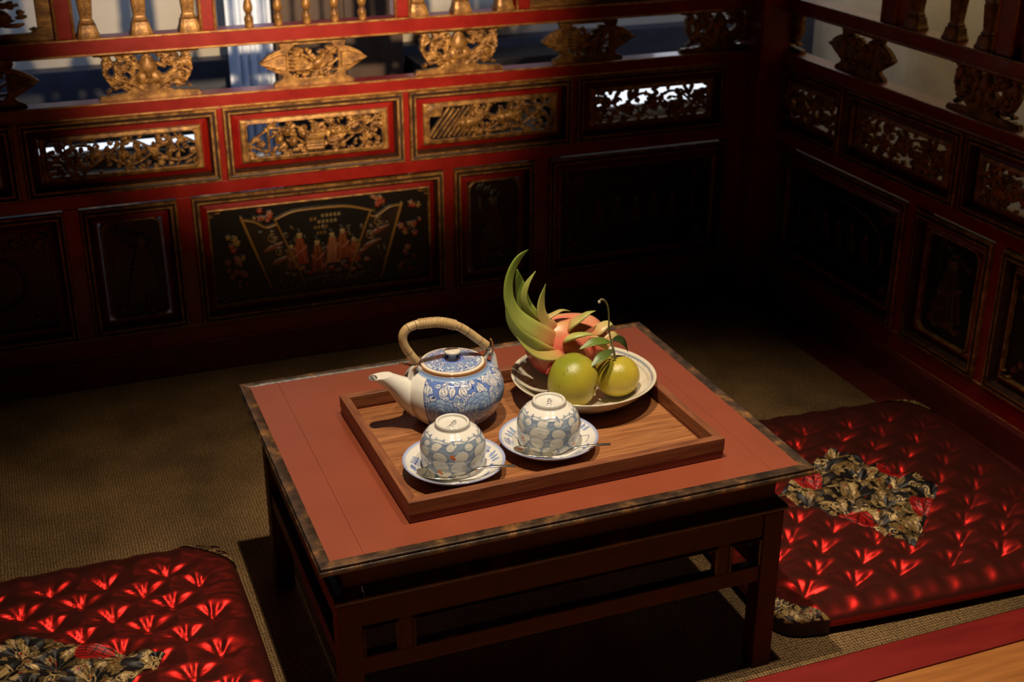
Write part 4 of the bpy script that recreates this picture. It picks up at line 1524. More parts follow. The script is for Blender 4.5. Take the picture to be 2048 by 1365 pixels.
def paint_pot(cv, P, arcs):
    rng = random.Random(4)
    H = arcs[-1]
    az = lambda z: np.interp(z, P[:, 1], arcs)      # outer wall rises monotonically
    U = cv.W
    z_lo, z_hi = az(.005), az(.0833)
    # everything but the plain area round the spout is decorated
    lim = lambda y: U * (.5 + .125 + .03 * math.sin((y - z_lo) / (z_hi - z_lo) * PI) * -1)
    X, Y = np.meshgrid(cv.gx, cv.gy)
    edge_u = U * (.082 + .030 * np.sin(np.clip((Y - z_lo) / (z_hi - z_lo), 0, 1) * PI * .9 + .35))
    deco = (np.abs(X - U * .5) > edge_u) & (Y > z_lo) & (Y < z_hi)
    plain = cv.img.copy()
    cv.img[deco] = np.array((104, 130, 196)) / 255
    for k in range(560):
        c = (rng.uniform(0, U), rng.uniform(z_lo, z_hi))
        d = rng.random()
        if d < .30:
            cv.ell(c, rng.uniform(.0015, .003), rng.uniform(.001, .002), rng.uniform(0, 3), rng.choice((NAVY, BLUE, BLUE)))
        else:
            leaf_b(cv, c, rng.uniform(0, 6.3), rng.uniform(.012, .019), rng, rng.choice(((236, 232, 224), (236, 232, 224), (214, 220, 230))))
    # lower leaves, greyer
    n = 26
    for k in range(n):
        leaf_b(cv, (U * k / n, az(.006)), PI / 2 + .5 * (-1) ** k, .019, rng, (196, 188, 186), (92, 82, 120))
        leaf_b(cv, (U * (k + .5) / n, az(.010)), PI / 2 - .4 * (-1) ** k, .016, rng, (206, 200, 198), (84, 80, 130))
    # peonies
    for k in range(8):
        u = U * ((k + .30) / 8)
        peony(cv, (u, az(.0455) + .003 * (-1) ** k), .0235, rng, SLATE if k % 2 else (150, 176, 210))
        peony(cv, (u + U / 16, az(.0600) - .002 * (-1) ** k), .0115, rng, (218, 222, 228))
    # leaf row under the shoulder
    n = 30
    for k in range(n):
        leaf_b(cv, (U * (k + .5) / n - .003 * (-1) ** k, az(.0690)), PI / 2 + .40 * (-1) ** k, .0170, rng)
    cv.img = np.where(deco[..., None], cv.img, plain)
    # outline of the decorated field
    ed = np.abs(np.abs(X - U * .5) - edge_u) < .0007
    cv.img[ed & (Y > z_lo) & (Y < z_hi)] = np.array(NAVY) / 255
    sh = np.clip((Y - az(.0835)) / (az(.0865) - az(.0835)), 0, 1)[..., None]
    band = (Y > az(.0832))[..., None]
    cv.img = np.where(band, np.array((158, 186, 222)) / 255 * (1 - sh * .38) + np.array((88, 118, 186)) / 255 * sh * .38, cv.img)
    cv.img = np.where((Y > az(.0884))[..., None], np.array((150, 110, 76)) / 255, cv.img)
    cv.img = np.where((Y < az(.0035))[..., None], np.array(WHITE) / 255, cv.img)


pot = thing('teapot', 'blue and white peony teapot with an arched cane handle on the wooden tray', 'teapot', (.5365, 1.635, TF))
PROF = [(.0445, .0005), (.0470, .004), (.0585, .0125), (.0685, .026), (.0742, .041), (.0752, .0545), (.0705, .0690), (.0615, .0790), (.0545, .0833), (.0512, .0865), (.0500, .0886), (.0470, .0886)]
body = link('body', painted_lathe('body', PROF, 760, 210, paint_pot), M['porcelain'], pot)
V, Q, _ = lathe([(.0001, .003), (.041, .003), (.0425, 0), (.0446, .0006)], 64)
link('foot', quick_mesh('foot', V, Q, True, np.tile(lin(np.array(WHITE) / 255), (len(V), 1))), M['porcelain'], body)


def paint_lid(cv, P, arcs):
    rng = random.Random(9)
    U, H = cv.W, arcs[-1]
    # rows: 0 = outer under edge ... H = centre. polar painting: use a disc canvas instead
    D = Canvas(.1, .1, 520, 520, WHITE)
    c = (.05, .05)
    D.ell(c, .0480, .0480, 0, (176, 128, 84))
    D.ell(c, .0462, .0462, 0, (232, 222, 200))
    D.ell(c, .0418, .0418, 0, NAVY); D.ell(c, .0410, .0410, 0, (206, 212, 222))
    for k in range(300):
        r = .041 * math.sqrt(rng.random()); a = rng.uniform(0, 6.3)
        p = (c[0] + r * math.cos(a), c[1] + r * math.sin(a))
        if rng.random() < .4:
            D.ell(p, rng.uniform(.001, .0022), .0012, a, rng.choice((NAVY, BLUE)))
        else:
            leaf_b(D, p, rng.uniform(0, 6.3), rng.uniform(.005, .009), rng, rng.choice(((236, 232, 224), (226, 228, 230), (196, 208, 226))))
    for k in range(5):
        a = k * 2 * PI / 5 + .5
        peony(D, (c[0] + .027 * math.cos(a), c[1] + .027 * math.sin(a)), .0105, rng, (150, 176, 212))
    X, Y = np.meshgrid(D.gx - .05, D.gy - .05); R_ = np.hypot(X, Y)
    D.img = np.where(((R_ > .0410) & (R_ < .0418))[..., None], np.array(NAVY) / 255, D.img)
    D.img = np.where(((R_ > .0418) & (R_ < .0462))[..., None], np.array((232, 222, 200)) / 255, D.img)
    D.img = np.where((R_ > .0462)[..., None], np.array((170, 124, 84)) / 255, D.img)
    D.img = np.where((R_ < .0165)[..., None], np.array((96, 122, 196)) / 255, D.img)
    D.img = np.where((R_ < .0105)[..., None], np.array((58, 66, 110)) / 255, D.img)
    rr = np.interp((np.arange(cv.ny) + .5) / cv.ny, np.linspace(0, 1, len(P)), P[:, 0])
    th = cv.gx / U * 2 * PI
    xi = np.clip(((.05 + rr[:, None] * np.cos(th)) / .1 * 520).astype(int), 0, 519)
    yi = np.clip(((.05 + rr[:, None] * np.sin(th)) / .1 * 520).astype(int), 0, 519)
    cv.img[:] = D.img[yi, xi]


lidp = [(.0470, .0880), (.0478, .0900), (.0470, .0922), (.0440, .0932), (.030, .0952), (.0180, .0962), (.0145, .0968), (.0115, .0962), (.0100, .0940), (.0001, .0936)]
lid = link('lid', painted_lathe('lid', lidp, 420, 150, paint_lid), M['porcelain'], pot)
V, Q, _ = lathe(smooth_prof([(.0062, .0930), (.0058, .0990), (.0066, .1030), (.0105, .1052), (.0120, .1072), (.0116, .1090), (.0090, .1098), (.0001, .1100)], 40).tolist(), 40)
link('knob', quick_mesh('knob', V, Q, True, np.tile(lin(np.array((226, 218, 200)) / 255), (len(V), 1))), M['porcelain'], lid)


def mono(V, col):
    return np.tile(lin(np.array(col) / 255), (len(V), 1))


V, Q = tube([(-.050, 0, .040), (-.066, 0, .051), (-.080, 0, .0635), (-.093, 0, .0745), (-.103, 0, .0820), (-.1130, 0, .0890), (-.1200, 0, .0940), (-.1180, 0, .0925), (-.106, 0, .0840), (-.096, 0, .0770)],
            [.0290, .0238, .0176, .0130, .0112, .0108, .0104, .0082, .0080, .0070], 28, 90)
k_ = int(np.argmin(V[:90 * 28].reshape(90, 28, 3)[:, :, 0].mean(1)))
low = np.zeros(len(V)); low[(k_ + 2) * 28:90 * 28] = .0007; low[-1] = .0007
V[:, 2] = np.minimum(V[:, 2], .0868 + .12 * (V[:, 0] + .11) - low)
link('spout', quick_mesh('spout', V, Q, True, mono(V, WHITE)), M['porcelain'], pot)
for sx in (-1, 1):
    path = [(sx * .0475, 0, .0800), (sx * .0500, 0, .0890), (sx * .0545, 0, .0965), (sx * .0600, 0, .0972), (sx * .0635, 0, .0890), (sx * .0650, 0, .0700)]
    if sx < 0:
        path = [(x, y - .002, z - .003) for x, y, z in path]
    V, Q = tube(path, [.0050, .0038, .0034, .0034, .0040, .0060], 14, 40, up=(0, 1, 0))
    link('lug', quick_mesh('lug', V, Q, True, mono(V, WHITE)), M['porcelain'], pot)
hp = [(-.0545, 0, .1000), (-.0640, 0, .1140), (-.0715, 0, .1280), (-.0738, 0, .1420), (-.0680, 0, .1530), (-.0535, 0, .1578), (-.0350, 0, .1580), (-.0175, 0, .1560), (.0005, 0, .1500), (.0135, 0, .1430), (.0260, 0, .1330), (.0385, 0, .1215), (.0535, 0, .1080)]
hs = smooth_prof(hp, 140)
V, Q = tube(hs, .0065, 16)
hd = link('handle', quick_mesh('handle', V, Q, True), M['cane'], pot)
parts = []
for k in range(26):
    i = 56 + int(k * 1.55)
    t = np.linspace(0, 2 * PI, 17)
    c = hs[i]; d = hs[i + 1] - hs[i - 1]; d /= np.linalg.norm(d)
    n1 = np.array((0, 1, 0.)); n2 = np.cross(d, n1)
    parts.append(tube([c + .0072 * (math.cos(a) * n1 + math.sin(a) * n2) for a in t], .00075, 5, closed_ends=False, up=tuple(d)))
V, Q = merge(parts)
link('cane_wrap', quick_mesh('cane_wrap', V, Q, True), M['cane'], hd)['kind'] = 'stuff'
for i in (14, 44, 52, 100, 110, 128):
    c = hs[i]; d = hs[i + 1] - hs[i - 1]; d /= np.linalg.norm(d)
    V, Q = tube([c - d * .0004, c + d * .0004], .00668, 16)
    link('cane_joint', quick_mesh('cane_joint', V, Q, True), M['canedark'], hd)
V, Q = tube([(.0500, .004, .1105), (.0545, .004, .0990), (.0575, .001, .0915), (.0610, -.004, .1010), (.0605, -.005, .1130), (.0575, -.004, .1200)], .0014, 8, 40)
link('wire_hook', quick_mesh('wire_hook', V, Q, True), M['copper'], hd)
V, Q = tube([(-.0500, .004, .1025), (-.0560, -.005, .0960), (-.0620, -.006, .0900), (-.0560, .004, .0860), (-.0600, .007, .0920), (-.0720, .004, .0975), (-.0790, .002, .1010)], .0014, 8, 50)
link('wire_hook', quick_mesh('wire_hook', V, Q, True), M['copper'], hd)


# ------------------------------------------------------------------ saucers
def paint_saucer(cv, P, arcs):
    rng = random.Random(12)
    D = Canvas(.15, .15, 560, 560, (230, 226, 218))
    c = (.075, .075)
    for k in range(14):
        a = k * 2 * PI / 14 + rng.uniform(-.1, .1)
        u = np.array((math.cos(a), math.sin(a))); v = np.array((-u[1], u[0]))
        p = np.array(c) + u * (.056 - .004 * (k % 2))
        kind = k % 5
        if kind == 0:      # feathery frond
            for q in range(7):
                b_ = p + v * (q - 3) * .0028
                D.stroke([b_, b_ + u * .006 + v * .003], .0013, BLUE); D.stroke([b_, b_ - u * .006 + v * .003], .0013, (110, 134, 184))
            D.stroke([p - v * .010, p + v * .011], .0012, NAVY)
        elif kind == 1:
            D.leaf(p - v * .009, p + v * .009, .006, (120, 140, 186), NAVY); D.stroke([p, p - u * .012 - v * .006], .0009, (90, 96, 120))
        elif kind == 2:
            D.stroke(smooth_prof([p - v * .012, p + u * .006, p + v * .010 - u * .006], 14), .0012, (88, 96, 124))
            D.ell(p + v * .011 - u * .006, .003, .002, a, BLUE)
        elif kind == 3:
            for s in (-1, 0, 1):
                D.leaf(p + s * v * .006, p + s * v * .010 + u * .010, .004, (146, 164, 196), BLUE)
            D.spiral(p - u * .008, .005, 1.1, a, 1, .0010, (96, 108, 140))
        else:
            D.spiral(p, .006, 1.2, a, -1, .0012, BLUE); D.ell(p - u * .010 + v * .006, .002, .002, 0, NAVY)
    X, Y = np.meshgrid(D.gx - .075, D.gy - .075); R_ = np.hypot(X, Y)
    k = np.clip((R_ - .0650) / .0035, 0, 1)[..., None]
    D.img = D.img * (1 - k) + np.array((158, 168, 208)) / 255 * k
    rr, th = P[:, 0], cv.gx / cv.W * 2 * PI
    xi = np.clip(((.075 + rr[:, None] * np.cos(th)) / .15 * 560).astype(int), 0, 559)
    yi = np.clip(((.075 + rr[:, None] * np.sin(th)) / .15 * 560).astype(int), 0, 559)
    cv.img[:] = D.img[yi, xi]
    under = np.arange(len(P)) < np.argmax(P[:, 0]) - 2
    cv.img[under] = np.array((222, 214, 200)) / 255


SAU = [(.0001, .0022), (.026, .0022), (.0285, .0001), (.0310, .0001), (.0325, .003), (.045, .0065), (.060, .0135), (.0690, .0200), (.0705, .0216), (.0697, .0228), (.067, .0214), (.058, .0160), (.046, .0098), (.036, .0086), (.018, .0082), (.0001, .0082)]
sau_me = painted_lathe('saucer', SAU, 420, 170, paint_saucer); sau_me.materials.append(M['porcelain'])
SP = [(.4844, 1.4790), (.6305, 1.4945)]
for i, (lab, a) in enumerate((('blue brushed saucer nearer the front edge of the tray, under the left cup', .4), ('blue brushed saucer under the right cup, in front of the fruit plate', 2.9))):
    s = tag(link('saucer', sau_me, None, None, (*SP[i], TF)), lab, 'saucer', 'saucers on the tray')
    s.rotation_euler = (0, 0, a)


# ------------------------------------------------------------------ upside down cups
def paint_cup(seed):
    def f(cv, P, arcs):
        rng = random.Random(seed)
        U = cv.W
        top = np.argmax(P[:, 1])           # ring of the foot
        i0 = int(np.argmin(np.abs(arcs - 0)))
        outer = np.arange(len(P)) > rim_i(P)
        az = lambda z: np.interp(z, P[rim_i(P):top + 1, 1], arcs[rim_i(P):top + 1])
        G1, G2, G3 = (122, 136, 156), (104, 120, 148), (150, 160, 174)
        y0, y1 = az(.003), az(.0575)
        cv.poly([(0, y0), (U, y0), (U, az(.0515)), (0, az(.0515))], (142, 156, 176))
        for k in range(260):
            c = (rng.uniform(0, U), rng.uniform(y0, az(.0505)))
            cv.ell(c, rng.uniform(.004, .010), rng.uniform(.001, .002), rng.uniform(-.3, .3), rng.choice((G1, G3, (176, 186, 200), G2)), alpha=.6)
        rows = ((.0465, 12, .0072, .0052), (.0345, 9, .0122, .0084), (.0205, 10, .0112, .0092), (.0065, 12, .0098, .0066))
        for ri, (z, n, rx, ry) in enumerate(rows):
            for k in range(n):
                u = U * (k + .5 * (ri % 2) + rng.uniform(-.12, .12)) / n
                c = (u, az(z) + rng.uniform(-.0015, .0015))
                s = rng.uniform(.82, 1.12)
                a = rng.uniform(-.4, .4)
                cv.ell(c, rx * s + .0026, ry * s + .0022, a, G1, alpha=.30)
                cv.ell((c[0] - .001, c[1] - .001), rx * s + .0010, ry * s + .0010, a, G2, alpha=.42)
                cv.ell(c, rx * s, ry * s, a, (226, 221, 208), alpha=.92)
                if rng.random() < .4:
                    cv.ell((c[0] + rx * .8, c[1] + ry * .5), rx * .5, ry * .5, 0, (226, 221, 208))
        # dry horizontal brush marks
        for k in range(240):
            c = (rng.uniform(0, U), rng.uniform(y0, az(.047)))
            cv.ell(c, rng.uniform(.003, .012), rng.uniform(.0004, .0010), rng.uniform(-.15, .15), rng.choice(((228, 224, 212), (228, 224, 212), G3, G1)), alpha=.42)
        # wavy line with dots near the foot
        t = np.linspace(0, U, 120)
        cv.stroke(np.stack([t, az(.0535) + .0014 * np.sin(t / U * 2 * PI * 9)], -1), .0016, G1, alpha=.7)
        for k in range(18):
            u = U * k / 18
            cv.ell((u, az(.0548)), .0026, .0019, .4, rng.choice((G1, G2, G3)), alpha=.7)
            if k % 3 == 0:
                cv.stroke([(u, az(.0560)), (u + .003, az(.0500))], .0020, (84, 106, 152), alpha=.8)
        for u, z in ((.665, .036), (.60, .012), (.80, .008), (.30, .02)):
            cv.ell((U * u, az(z)), .0032, .0026, .3, (206, 112, 58))
            cv.ell((U * u + .003, az(z) - .003), .002, .0015, .3, (190, 80, 40))
        X, Y = np.meshgrid(cv.gx, cv.gy)
        ring = (Y > az(.0615) + .0005)
        cv.img[ring] = np.array((226, 222, 212)) / 255
        inner = np.arange(len(P)) < rim_i(P) - 1
        cv.img[inner] = np.array((230, 226, 216)) / 255
    return f


def rim_i(P):
    return int(np.argmin(P[:, 1] + 10 * (np.arange(len(P)) < 5)))


CUP = [(.0001, .0600), (.022, .0575), (.034, .0460), (.0405, .0300), (.0405, .0120), (.0385, .0020), (.0400, .0000), (.0415, .0015), (.0438, .0130), (.0452, .0270), (.0432, .0410), (.0365, .0525), (.0275, .0590), (.0242, .0612), (.0238, .0650), (.0228, .0676), (.0212, .0680), (.0198, .0672), (.0188, .0640), (.012, .0630), (.0001, .0628)]
cups = []
for i, (lab, seed, a, sc) in enumerate((('teacup turned upside down with an orange dab, on the saucer nearer the tray front', 3, .2, 1.0), ('teacup turned upside down on the right saucer, in front of the mandarins', 6, 1.5, 1.0))):
    c = thing('teacup', lab, 'cup', (SP[i][0] + (.0008, .0018)[i], SP[i][1] + (.006, .004)[i], TF + .0086), 0, 'upside down teacups on saucers')
    me = painted_lathe('body', CUP, 470, 220, paint_cup(seed))
    o = link('body', me, M['porcelain'], c); o.rotation_euler = (0, 0, a)
    # brushed maker's characters on the base inside the foot ring
    rng = random.Random(seed)
    strokes = [((-.0015, .0085), (.0035, .0095)), ((.001, .0100), (.0005, .0065)), ((-.002, .0065), (.004, .0060)), ((-.0025, .0025), (.001, .0045)), ((.001, .0045), (.0042, .0020)), ((-.0005, .0030), (-.0015, .0000)), ((.0005, .0010), (.0035, -.0010)),
               ((-.003, -.0025), (.0015, -.0020)), ((-.001, -.0010), (-.003, -.0065)), ((.0005, -.0040), (.0020, -.0065)), ((-.005, -.0090), (-.0035, -.0070)), ((-.003, -.0090), (-.0008, -.0100))]
    cs_, sn = math.cos(-.55), math.sin(-.55)
    if i == 1:
        cs_, sn = math.cos(-.30), math.sin(-.30)
    pp = []
    for (p, q) in strokes:
        p = np.array(p) * 1.22; q = np.array(q) * 1.22
        R2 = np.array(((cs_, -sn), (sn, cs_)))
        p, q = R2 @ p, R2 @ q
        m = (p + q) / 2 + np.array((.0004, .0003))
        pp.append(tube([(p[0], p[1], .0629), (m[0], m[1], .0631), (q[0], q[1], .0629)], [.0003, .00068, .0002], 6, 8, flat=(.35, 1)))
    V, Q = merge(pp)
    link('base_mark', quick_mesh('base_mark', V, Q, True, mono(V, (62, 74, 96))), M['porcelain'], c)['label'] = 'blue black brushed characters'

# ------------------------------------------------------------------ teaspoons


def spoon(loc_pts, label):
    P0 = np.array(loc_pts[0])
    t = thing('teaspoon', label, 'spoon', tuple(P0), 0, 'teaspoons on the saucers')
    pts = np.array(loc_pts) - P0
    d = pts[2] - pts[0]; L_ = np.linalg.norm(d); d = d / L_
    side = np.cross((0, 0, 1), d); side /= np.linalg.norm(side)
    upv = np.cross(d, side)
    nu_, nv_ = 26, 13
    V = []
    for layer in (0, 1):
        for i in range(nu_):
            u = i / (nu_ - 1)
            wdt = .0118 * (math.sin(PI * min(1, max(0, u)) ** .85) ** .62 if 0 < u < 1 else 0) + .0012
            for j in range(nv_):
                v = -1 + 2 * j / (nv_ - 1)
                dep = -.0048 * (1 - v * v) * math.sin(PI * u) ** .7 if 0 < u < 1 else 0
                V.append(d * (u * L_) + side * (v * wdt) + upv * (dep - .0009 * layer + .0030))
    Q = []
    n = nu_ * nv_
    for i in range(nu_ - 1):
        for j in range(nv_ - 1):
            a = i * nv_ + j
            Q.append((a, a + nv_, a + nv_ + 1, a + 1)); Q.append((n + a, n + a + 1, n + a + nv_ + 1, n + a + nv_))
    for i in range(nu_ - 1):
        for j in (0, nv_ - 1):
            a = i * nv_ + j
            q = (a, a + nv_, n + a + nv_, n + a)
            Q.append(q if j else q[::-1])
    link('bowl', quick_mesh('bowl', V, Q, True), M['steel'], t)
    hp_ = [tuple(pts[2] - d * .002 + upv * .0026)] + [tuple(p) for p in pts[3:]]
    V, Q = tube(hp_, [.0026, .0021, .0023, .0026, .0030, .0034][:len(hp_)], 10, 50, flat=(.55, 1.15))
    link('handle', quick_mesh('handle', V, Q, True), M['steel'], t)
    return t


z = TF
spoon([(.4290, 1.4720, z + .0160), (.455, 1.452, z + .012), (.4740, 1.4405, z + .0125), (.4850, 1.4375, z + .0180), (.5010, 1.4340, z + .0262), (.5250, 1.4300, z + .0270), (.5530, 1.4262, z + .0240)], 'silver teaspoon lying across the front rim of the left saucer')
spoon([(.5735, 1.4830, z + .0160), (.600, 1.458, z + .012), (.6195, 1.4490, z + .0125), (.6300, 1.4440, z + .0180), (.6460, 1.4400, z + .0262), (.6690, 1.4360, z + .0275), (.6965, 1.4320, z + .0262)], 'silver teaspoon lying across the front rim of the right saucer')


# ------------------------------------------------------------------ fruit plate
def paint_plate(cv, P, arcs):
    rng = random.Random(2)
    D = Canvas(.236, .236, 660, 660, (226, 216, 192))
    c = (.118, .118)
    for k in range(8):
        a = k * 2 * PI / 8 + .25
        u = np.array((math.cos(a), math.sin(a))); v = np.array((-u[1], u[0])); p = np.array(c) + u * .080
        if k % 2:
            D.stroke(smooth_prof([p - v * .012, p + u * .003, p + v * .010 + u * .006], 12), .0016, (186, 128, 62)); D.stroke([p, p + v * .012], .0012, (196, 142, 80))
            D.stroke([p - u * .005, p - u * .005 + v * .008], .001, (120, 92, 62))
        else:
            for q in range(4):
                D.stroke([p + v * (q * .004 - .008), p + v * (q * .004 - .004) + u * .007], .0010, (106, 100, 96))
            D.ell(p + v * .012, .0022, .003, a, (60, 60, 66)); D.stroke([p - v * .01, p + v * .01], .001, (130, 110, 84))
    X, Y = np.meshgrid(D.gx - .118, D.gy - .118); R_ = np.hypot(X, Y)
    for r0, wd, col in ((.1035, .0014, (138, 150, 158)), (.0985, .0005, (176, 176, 168))):
        D.img = np.where((np.abs(R_ - r0) < wd)[..., None], np.array(col) / 255, D.img)
    rr, th = P[:, 0], cv.gx / cv.W * 2 * PI
    xi = np.clip(((.118 + rr[:, None] * np.cos(th)) / .236 * 660).astype(int), 0, 659)
    yi = np.clip(((.118 + rr[:, None] * np.sin(th)) / .236 * 660).astype(int), 0, 659)
    cv.img[:] = D.img[yi, xi]
    cv.img[np.arange(len(P)) < np.argmax(P[:, 0]) - 2] = np.array((214, 200, 172)) / 255


PL = [(.0001, .0032), (.046, .0032), (.0485, .0001), (.0525, .0001), (.0545, .004), (.072, .0125), (.088, .0245), (.1010, .0385), (.1032, .0405), (.1024, .0418), (.099, .0400), (.086, .0275), (.070, .0160), (.050, .0095), (.025, .0082), (.0001, .0080)]
PL = [(r * 1.07, z_ * 1.02) for r, z_ in PL]
plate_me = painted_lathe('plate', PL, 420, 150, paint_plate); plate_me.materials.append(M['porcelain'])
PC = (.7415, 1.6240)
tag(link('fruit_plate', plate_me, None, None, (*PC, TF)), 'cream porcelain plate with a grey rim line holding the fruit', 'plate')


# ------------------------------------------------------------------ fruit
def vnoise(P, seed, scale, n=14):
    rng = np.random.default_rng(seed)
    d = rng.normal(size=(n, 3)); d /= np.linalg.norm(d, axis=1)[:, None]
    f = scale * rng.uniform(.5, 1.6, n); ph = rng.uniform(0, 6.3, n)
    return (np.sin(P @ d.T * f + ph)).mean(1) * math.sqrt(n) * .7


def mixc(c0, c1, t):
    t = np.clip(t, 0, 1)[:, None]
    return np.array(c0) / 255 * (1 - t) + np.array(c1) / 255 * t


def mandarin(loc, r, rz, tilt, seed, label, orange):
    t = thing('mandarin', label, 'fruit', loc, 0, 'green mandarins on the plate')
    th = np.linspace(-PI / 2, PI / 2, 70)
    prof = []
    for a in th:
        rr = r * math.cos(a) ** .94 if math.cos(a) > 1e-6 else 1e-4
        zz = r * .90 * math.sin(a)
        zz -= np.sign(zz) * r * .07 * math.exp(-(rr / (r * .24)) ** 2)
        prof.append((max(rr, 1e-4), zz))
    V, Q, _ = lathe(prof, 90)
    n = vnoise(V, seed, 70)
    V *= (1 + .010 * n)[:, None]
    R_ = np.array(Matrix.Rotation(rz, 3, 'Z') @ Matrix.Rotation(tilt, 3, 'X'))
    V = V @ R_.T
    g = vnoise(V, seed + 1, 45); g2 = vnoise(V, seed + 2, 160)
    lowz = np.clip(.5 - V[:, 2] / r * .5, 0, 1)
    col = mixc((136, 142, 38), (222, 186, 66), .55 + .38 * g + .12 * g2 + orange * (lowz - .45))
    col = col * (1 - .0 * g2[:, None])
    sp = (vnoise(V, seed + 5, 900, 20) > 1.15)
    col[sp] *= .82
    link('peel', quick_mesh('peel', V, Q, True, lin(col)), M['peel'], t)
    pole = R_ @ np.array((0, 0, r * .90 * .935))
    # calyx
    parts = []
    for k in range(5):
        a = k * 2 * PI / 5
        d = R_ @ np.array((math.cos(a), math.sin(a), .12))
        parts.append(tube([pole, pole + d * r * .045, pole + d * r * .10], [.0015, .0013, .0004], 6, 8, flat=(.5, 1)))
    V, Q = merge(parts)
    link('calyx', quick_mesh('calyx', V, Q, True), M['twig'], t)
    return t


mandarin((.7067, 1.5855, TF + .0530), .0414, .9, 1.75, 5, 'green yellow mandarin nearest the front of the plate, without leaves', .55)
m2 = mandarin((.7850, 1.5985, TF + .0415), .0346, .2, -.12, 15, 'green mandarin at the right of the plate with leaves and a curved twig', .45)
m2o = np.array((.7850, 1.5985, TF + .0415))
tw_ = [(.7775, 1.590, TF + .0745), (.7755, 1.594, .4480), (.7735, 1.598, .4600), (.7700, 1.60, .4790), (.7695, 1.60, .4960), (.7675, 1.60, .5140), (.7625, 1.60, .5255), (.7560, 1.60, .5292), (.7532, 1.60, .5262)]
V, Q = tube([np.array(p) - m2o for p in tw_], [.0016, .0020, .0014, .0013, .0013, .0014, .0014, .0017, .0019], 10, 60)
st = link('twig', quick_mesh('twig', V, Q, True), M['twig'], m2)
V, Q = ellipsoid(np.array((.7528, 1.6, .5258)) - m2o, (.0023, .0023, .0026))
link('twig_end', quick_mesh('twig_end', V, Q, True), M['twigtip'], st)['label'] = 'pale cut end'


def flat_leaf(pts, rad, up, col0, col1, parent, name='leaf', off=(0, 0, 0), n=30, flat=.16, mat='leafy', fold=.3, edgec=None, cbase=None):
    P = np.array(pts, float) - np.array(off)
    V, Q = tube(P, rad, 14, n, flat=(flat, 1), up=up)
    # fold along the midrib: push the rim towards +normal
    m = 14 * n
    t = np.repeat(np.linspace(0, 1, n), 14)
    ang = np.tile(np.linspace(0, 2 * PI, 14, endpoint=False), n)
    t = np.r_[t, 0, 1]; ang = np.r_[ang, 0, 0]
    col = mixc(col0, col1, t)
    if cbase is not None:
        kb = np.clip(1 - t / .34, 0, 1)[:, None] ** .8
        col = col * (1 - kb) + np.array(cbase) / 255 * kb
    if edgec is not None:
        k = np.clip(np.abs(np.sin(ang)) ** 6 * 1.0, 0, 1)[:, None] * (t[:, None] > .08)
        col = col * (1 - .6 * k) + np.array(edgec) / 255 * .6 * k
    # crease: shift centre line against the normal
    rr = np.interp(t, np.linspace(0, 1, len(np.atleast_1d(rad))), rad) if not np.isscalar(rad) else rad
    u = np.array(up, float); u /= np.linalg.norm(u)
    V = V + (fold * rr * (np.abs(np.sin(ang)) - .5))[:, None] * u
    return link(name, quick_mesh(name, V, Q, True, lin(col)), M[mat], parent)


flat_leaf([(.7735, 1.592, .4490), (.7600, 1.580, .4510), (.7430, 1.572, .4485), (.7260, 1.566, .4400)], [.0010, .0062, .0072, .0006], (0, -.5, 1), (60, 74, 30), (104, 128, 48), m2, off=m2o)
flat_leaf([(.7730, 1.597, .4590), (.7600, 1.592, .4650), (.7400, 1.588, .4680), (.7160, 1.585, .4620)], [.0010, .0066, .0072, .0006], (0, -.55, 1), (84, 104, 38), (120, 138, 58), m2, off=m2o)
flat_leaf([(.7750, 1.600, .4600), (.7880, 1.603, .4590), (.7985, 1.604, .4500), (.8060, 1.606, .4330)], [.0010, .0068, .0078, .0006], (.5, -.6, .8), (44, 56, 24), (58, 72, 30), m2, off=m2o)

# ------------------------------------------------------------------ dragon fruit
DO = np.array((.7390, 1.6810, TF + .0660))
df = thing('dragon_fruit', 'pink dragon fruit with long curling green scales lying at the back of the plate', 'fruit', tuple(DO))
th = np.linspace(-PI / 2, PI / 2, 90)
prof = [(max(math.cos(a) ** .86 if math.cos(a) > 1e-6 else 0, 1e-4), math.sin(a)) for a in th]
V, Q, _ = lathe(prof, 120)
V = V[:, [2, 1, 0]]; Q = Q[:, ::-1]                       # long axis to x
V = V * np.array((.0670, .0455, .0505))
V[:, 2] += -.07 * V[:, 0]
n1 = vnoise(V, 3, 90); n2 = vnoise(V * np.array((.35, 1, 1)), 8, 300)
V = V * (1 + .035 * n1 + .016 * n2)[:, None]
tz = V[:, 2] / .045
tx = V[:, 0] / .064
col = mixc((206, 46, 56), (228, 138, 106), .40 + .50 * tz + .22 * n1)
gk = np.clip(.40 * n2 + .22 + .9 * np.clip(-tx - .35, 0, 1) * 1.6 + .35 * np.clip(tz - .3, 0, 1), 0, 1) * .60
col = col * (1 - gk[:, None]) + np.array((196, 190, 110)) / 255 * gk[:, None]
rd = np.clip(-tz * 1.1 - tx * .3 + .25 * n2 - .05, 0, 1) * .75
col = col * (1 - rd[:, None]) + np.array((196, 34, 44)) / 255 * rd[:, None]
link('skin', quick_mesh('skin', V, Q, True, lin(col)), M['fruit'], df)
G0, G1, G2, PK = (176, 178, 86), (104, 134, 46), (150, 160, 80), (208, 150, 104)
UPF = (.15, -1, .35)
kw = dict(off=DO, mat='leafy')
def sc_(pts, rad, up, c0, c1, **k):
    p0, p1 = np.array(pts[0]), np.array(pts[1])
    cen = DO + (p0 - DO) * .72
    pts = [tuple(cen + (p0 - p1) * .3)] + list(pts)
    rad = [rad[0] * .45] + list(rad)
    return flat_leaf(pts, rad, up, c0, c1, df, 'scale', off=DO, n=40, flat=k.get('flat', .36), fold=k.get('fold', .18), edgec=k.get('e'), cbase=k.get('cb', (218, 112, 84)))

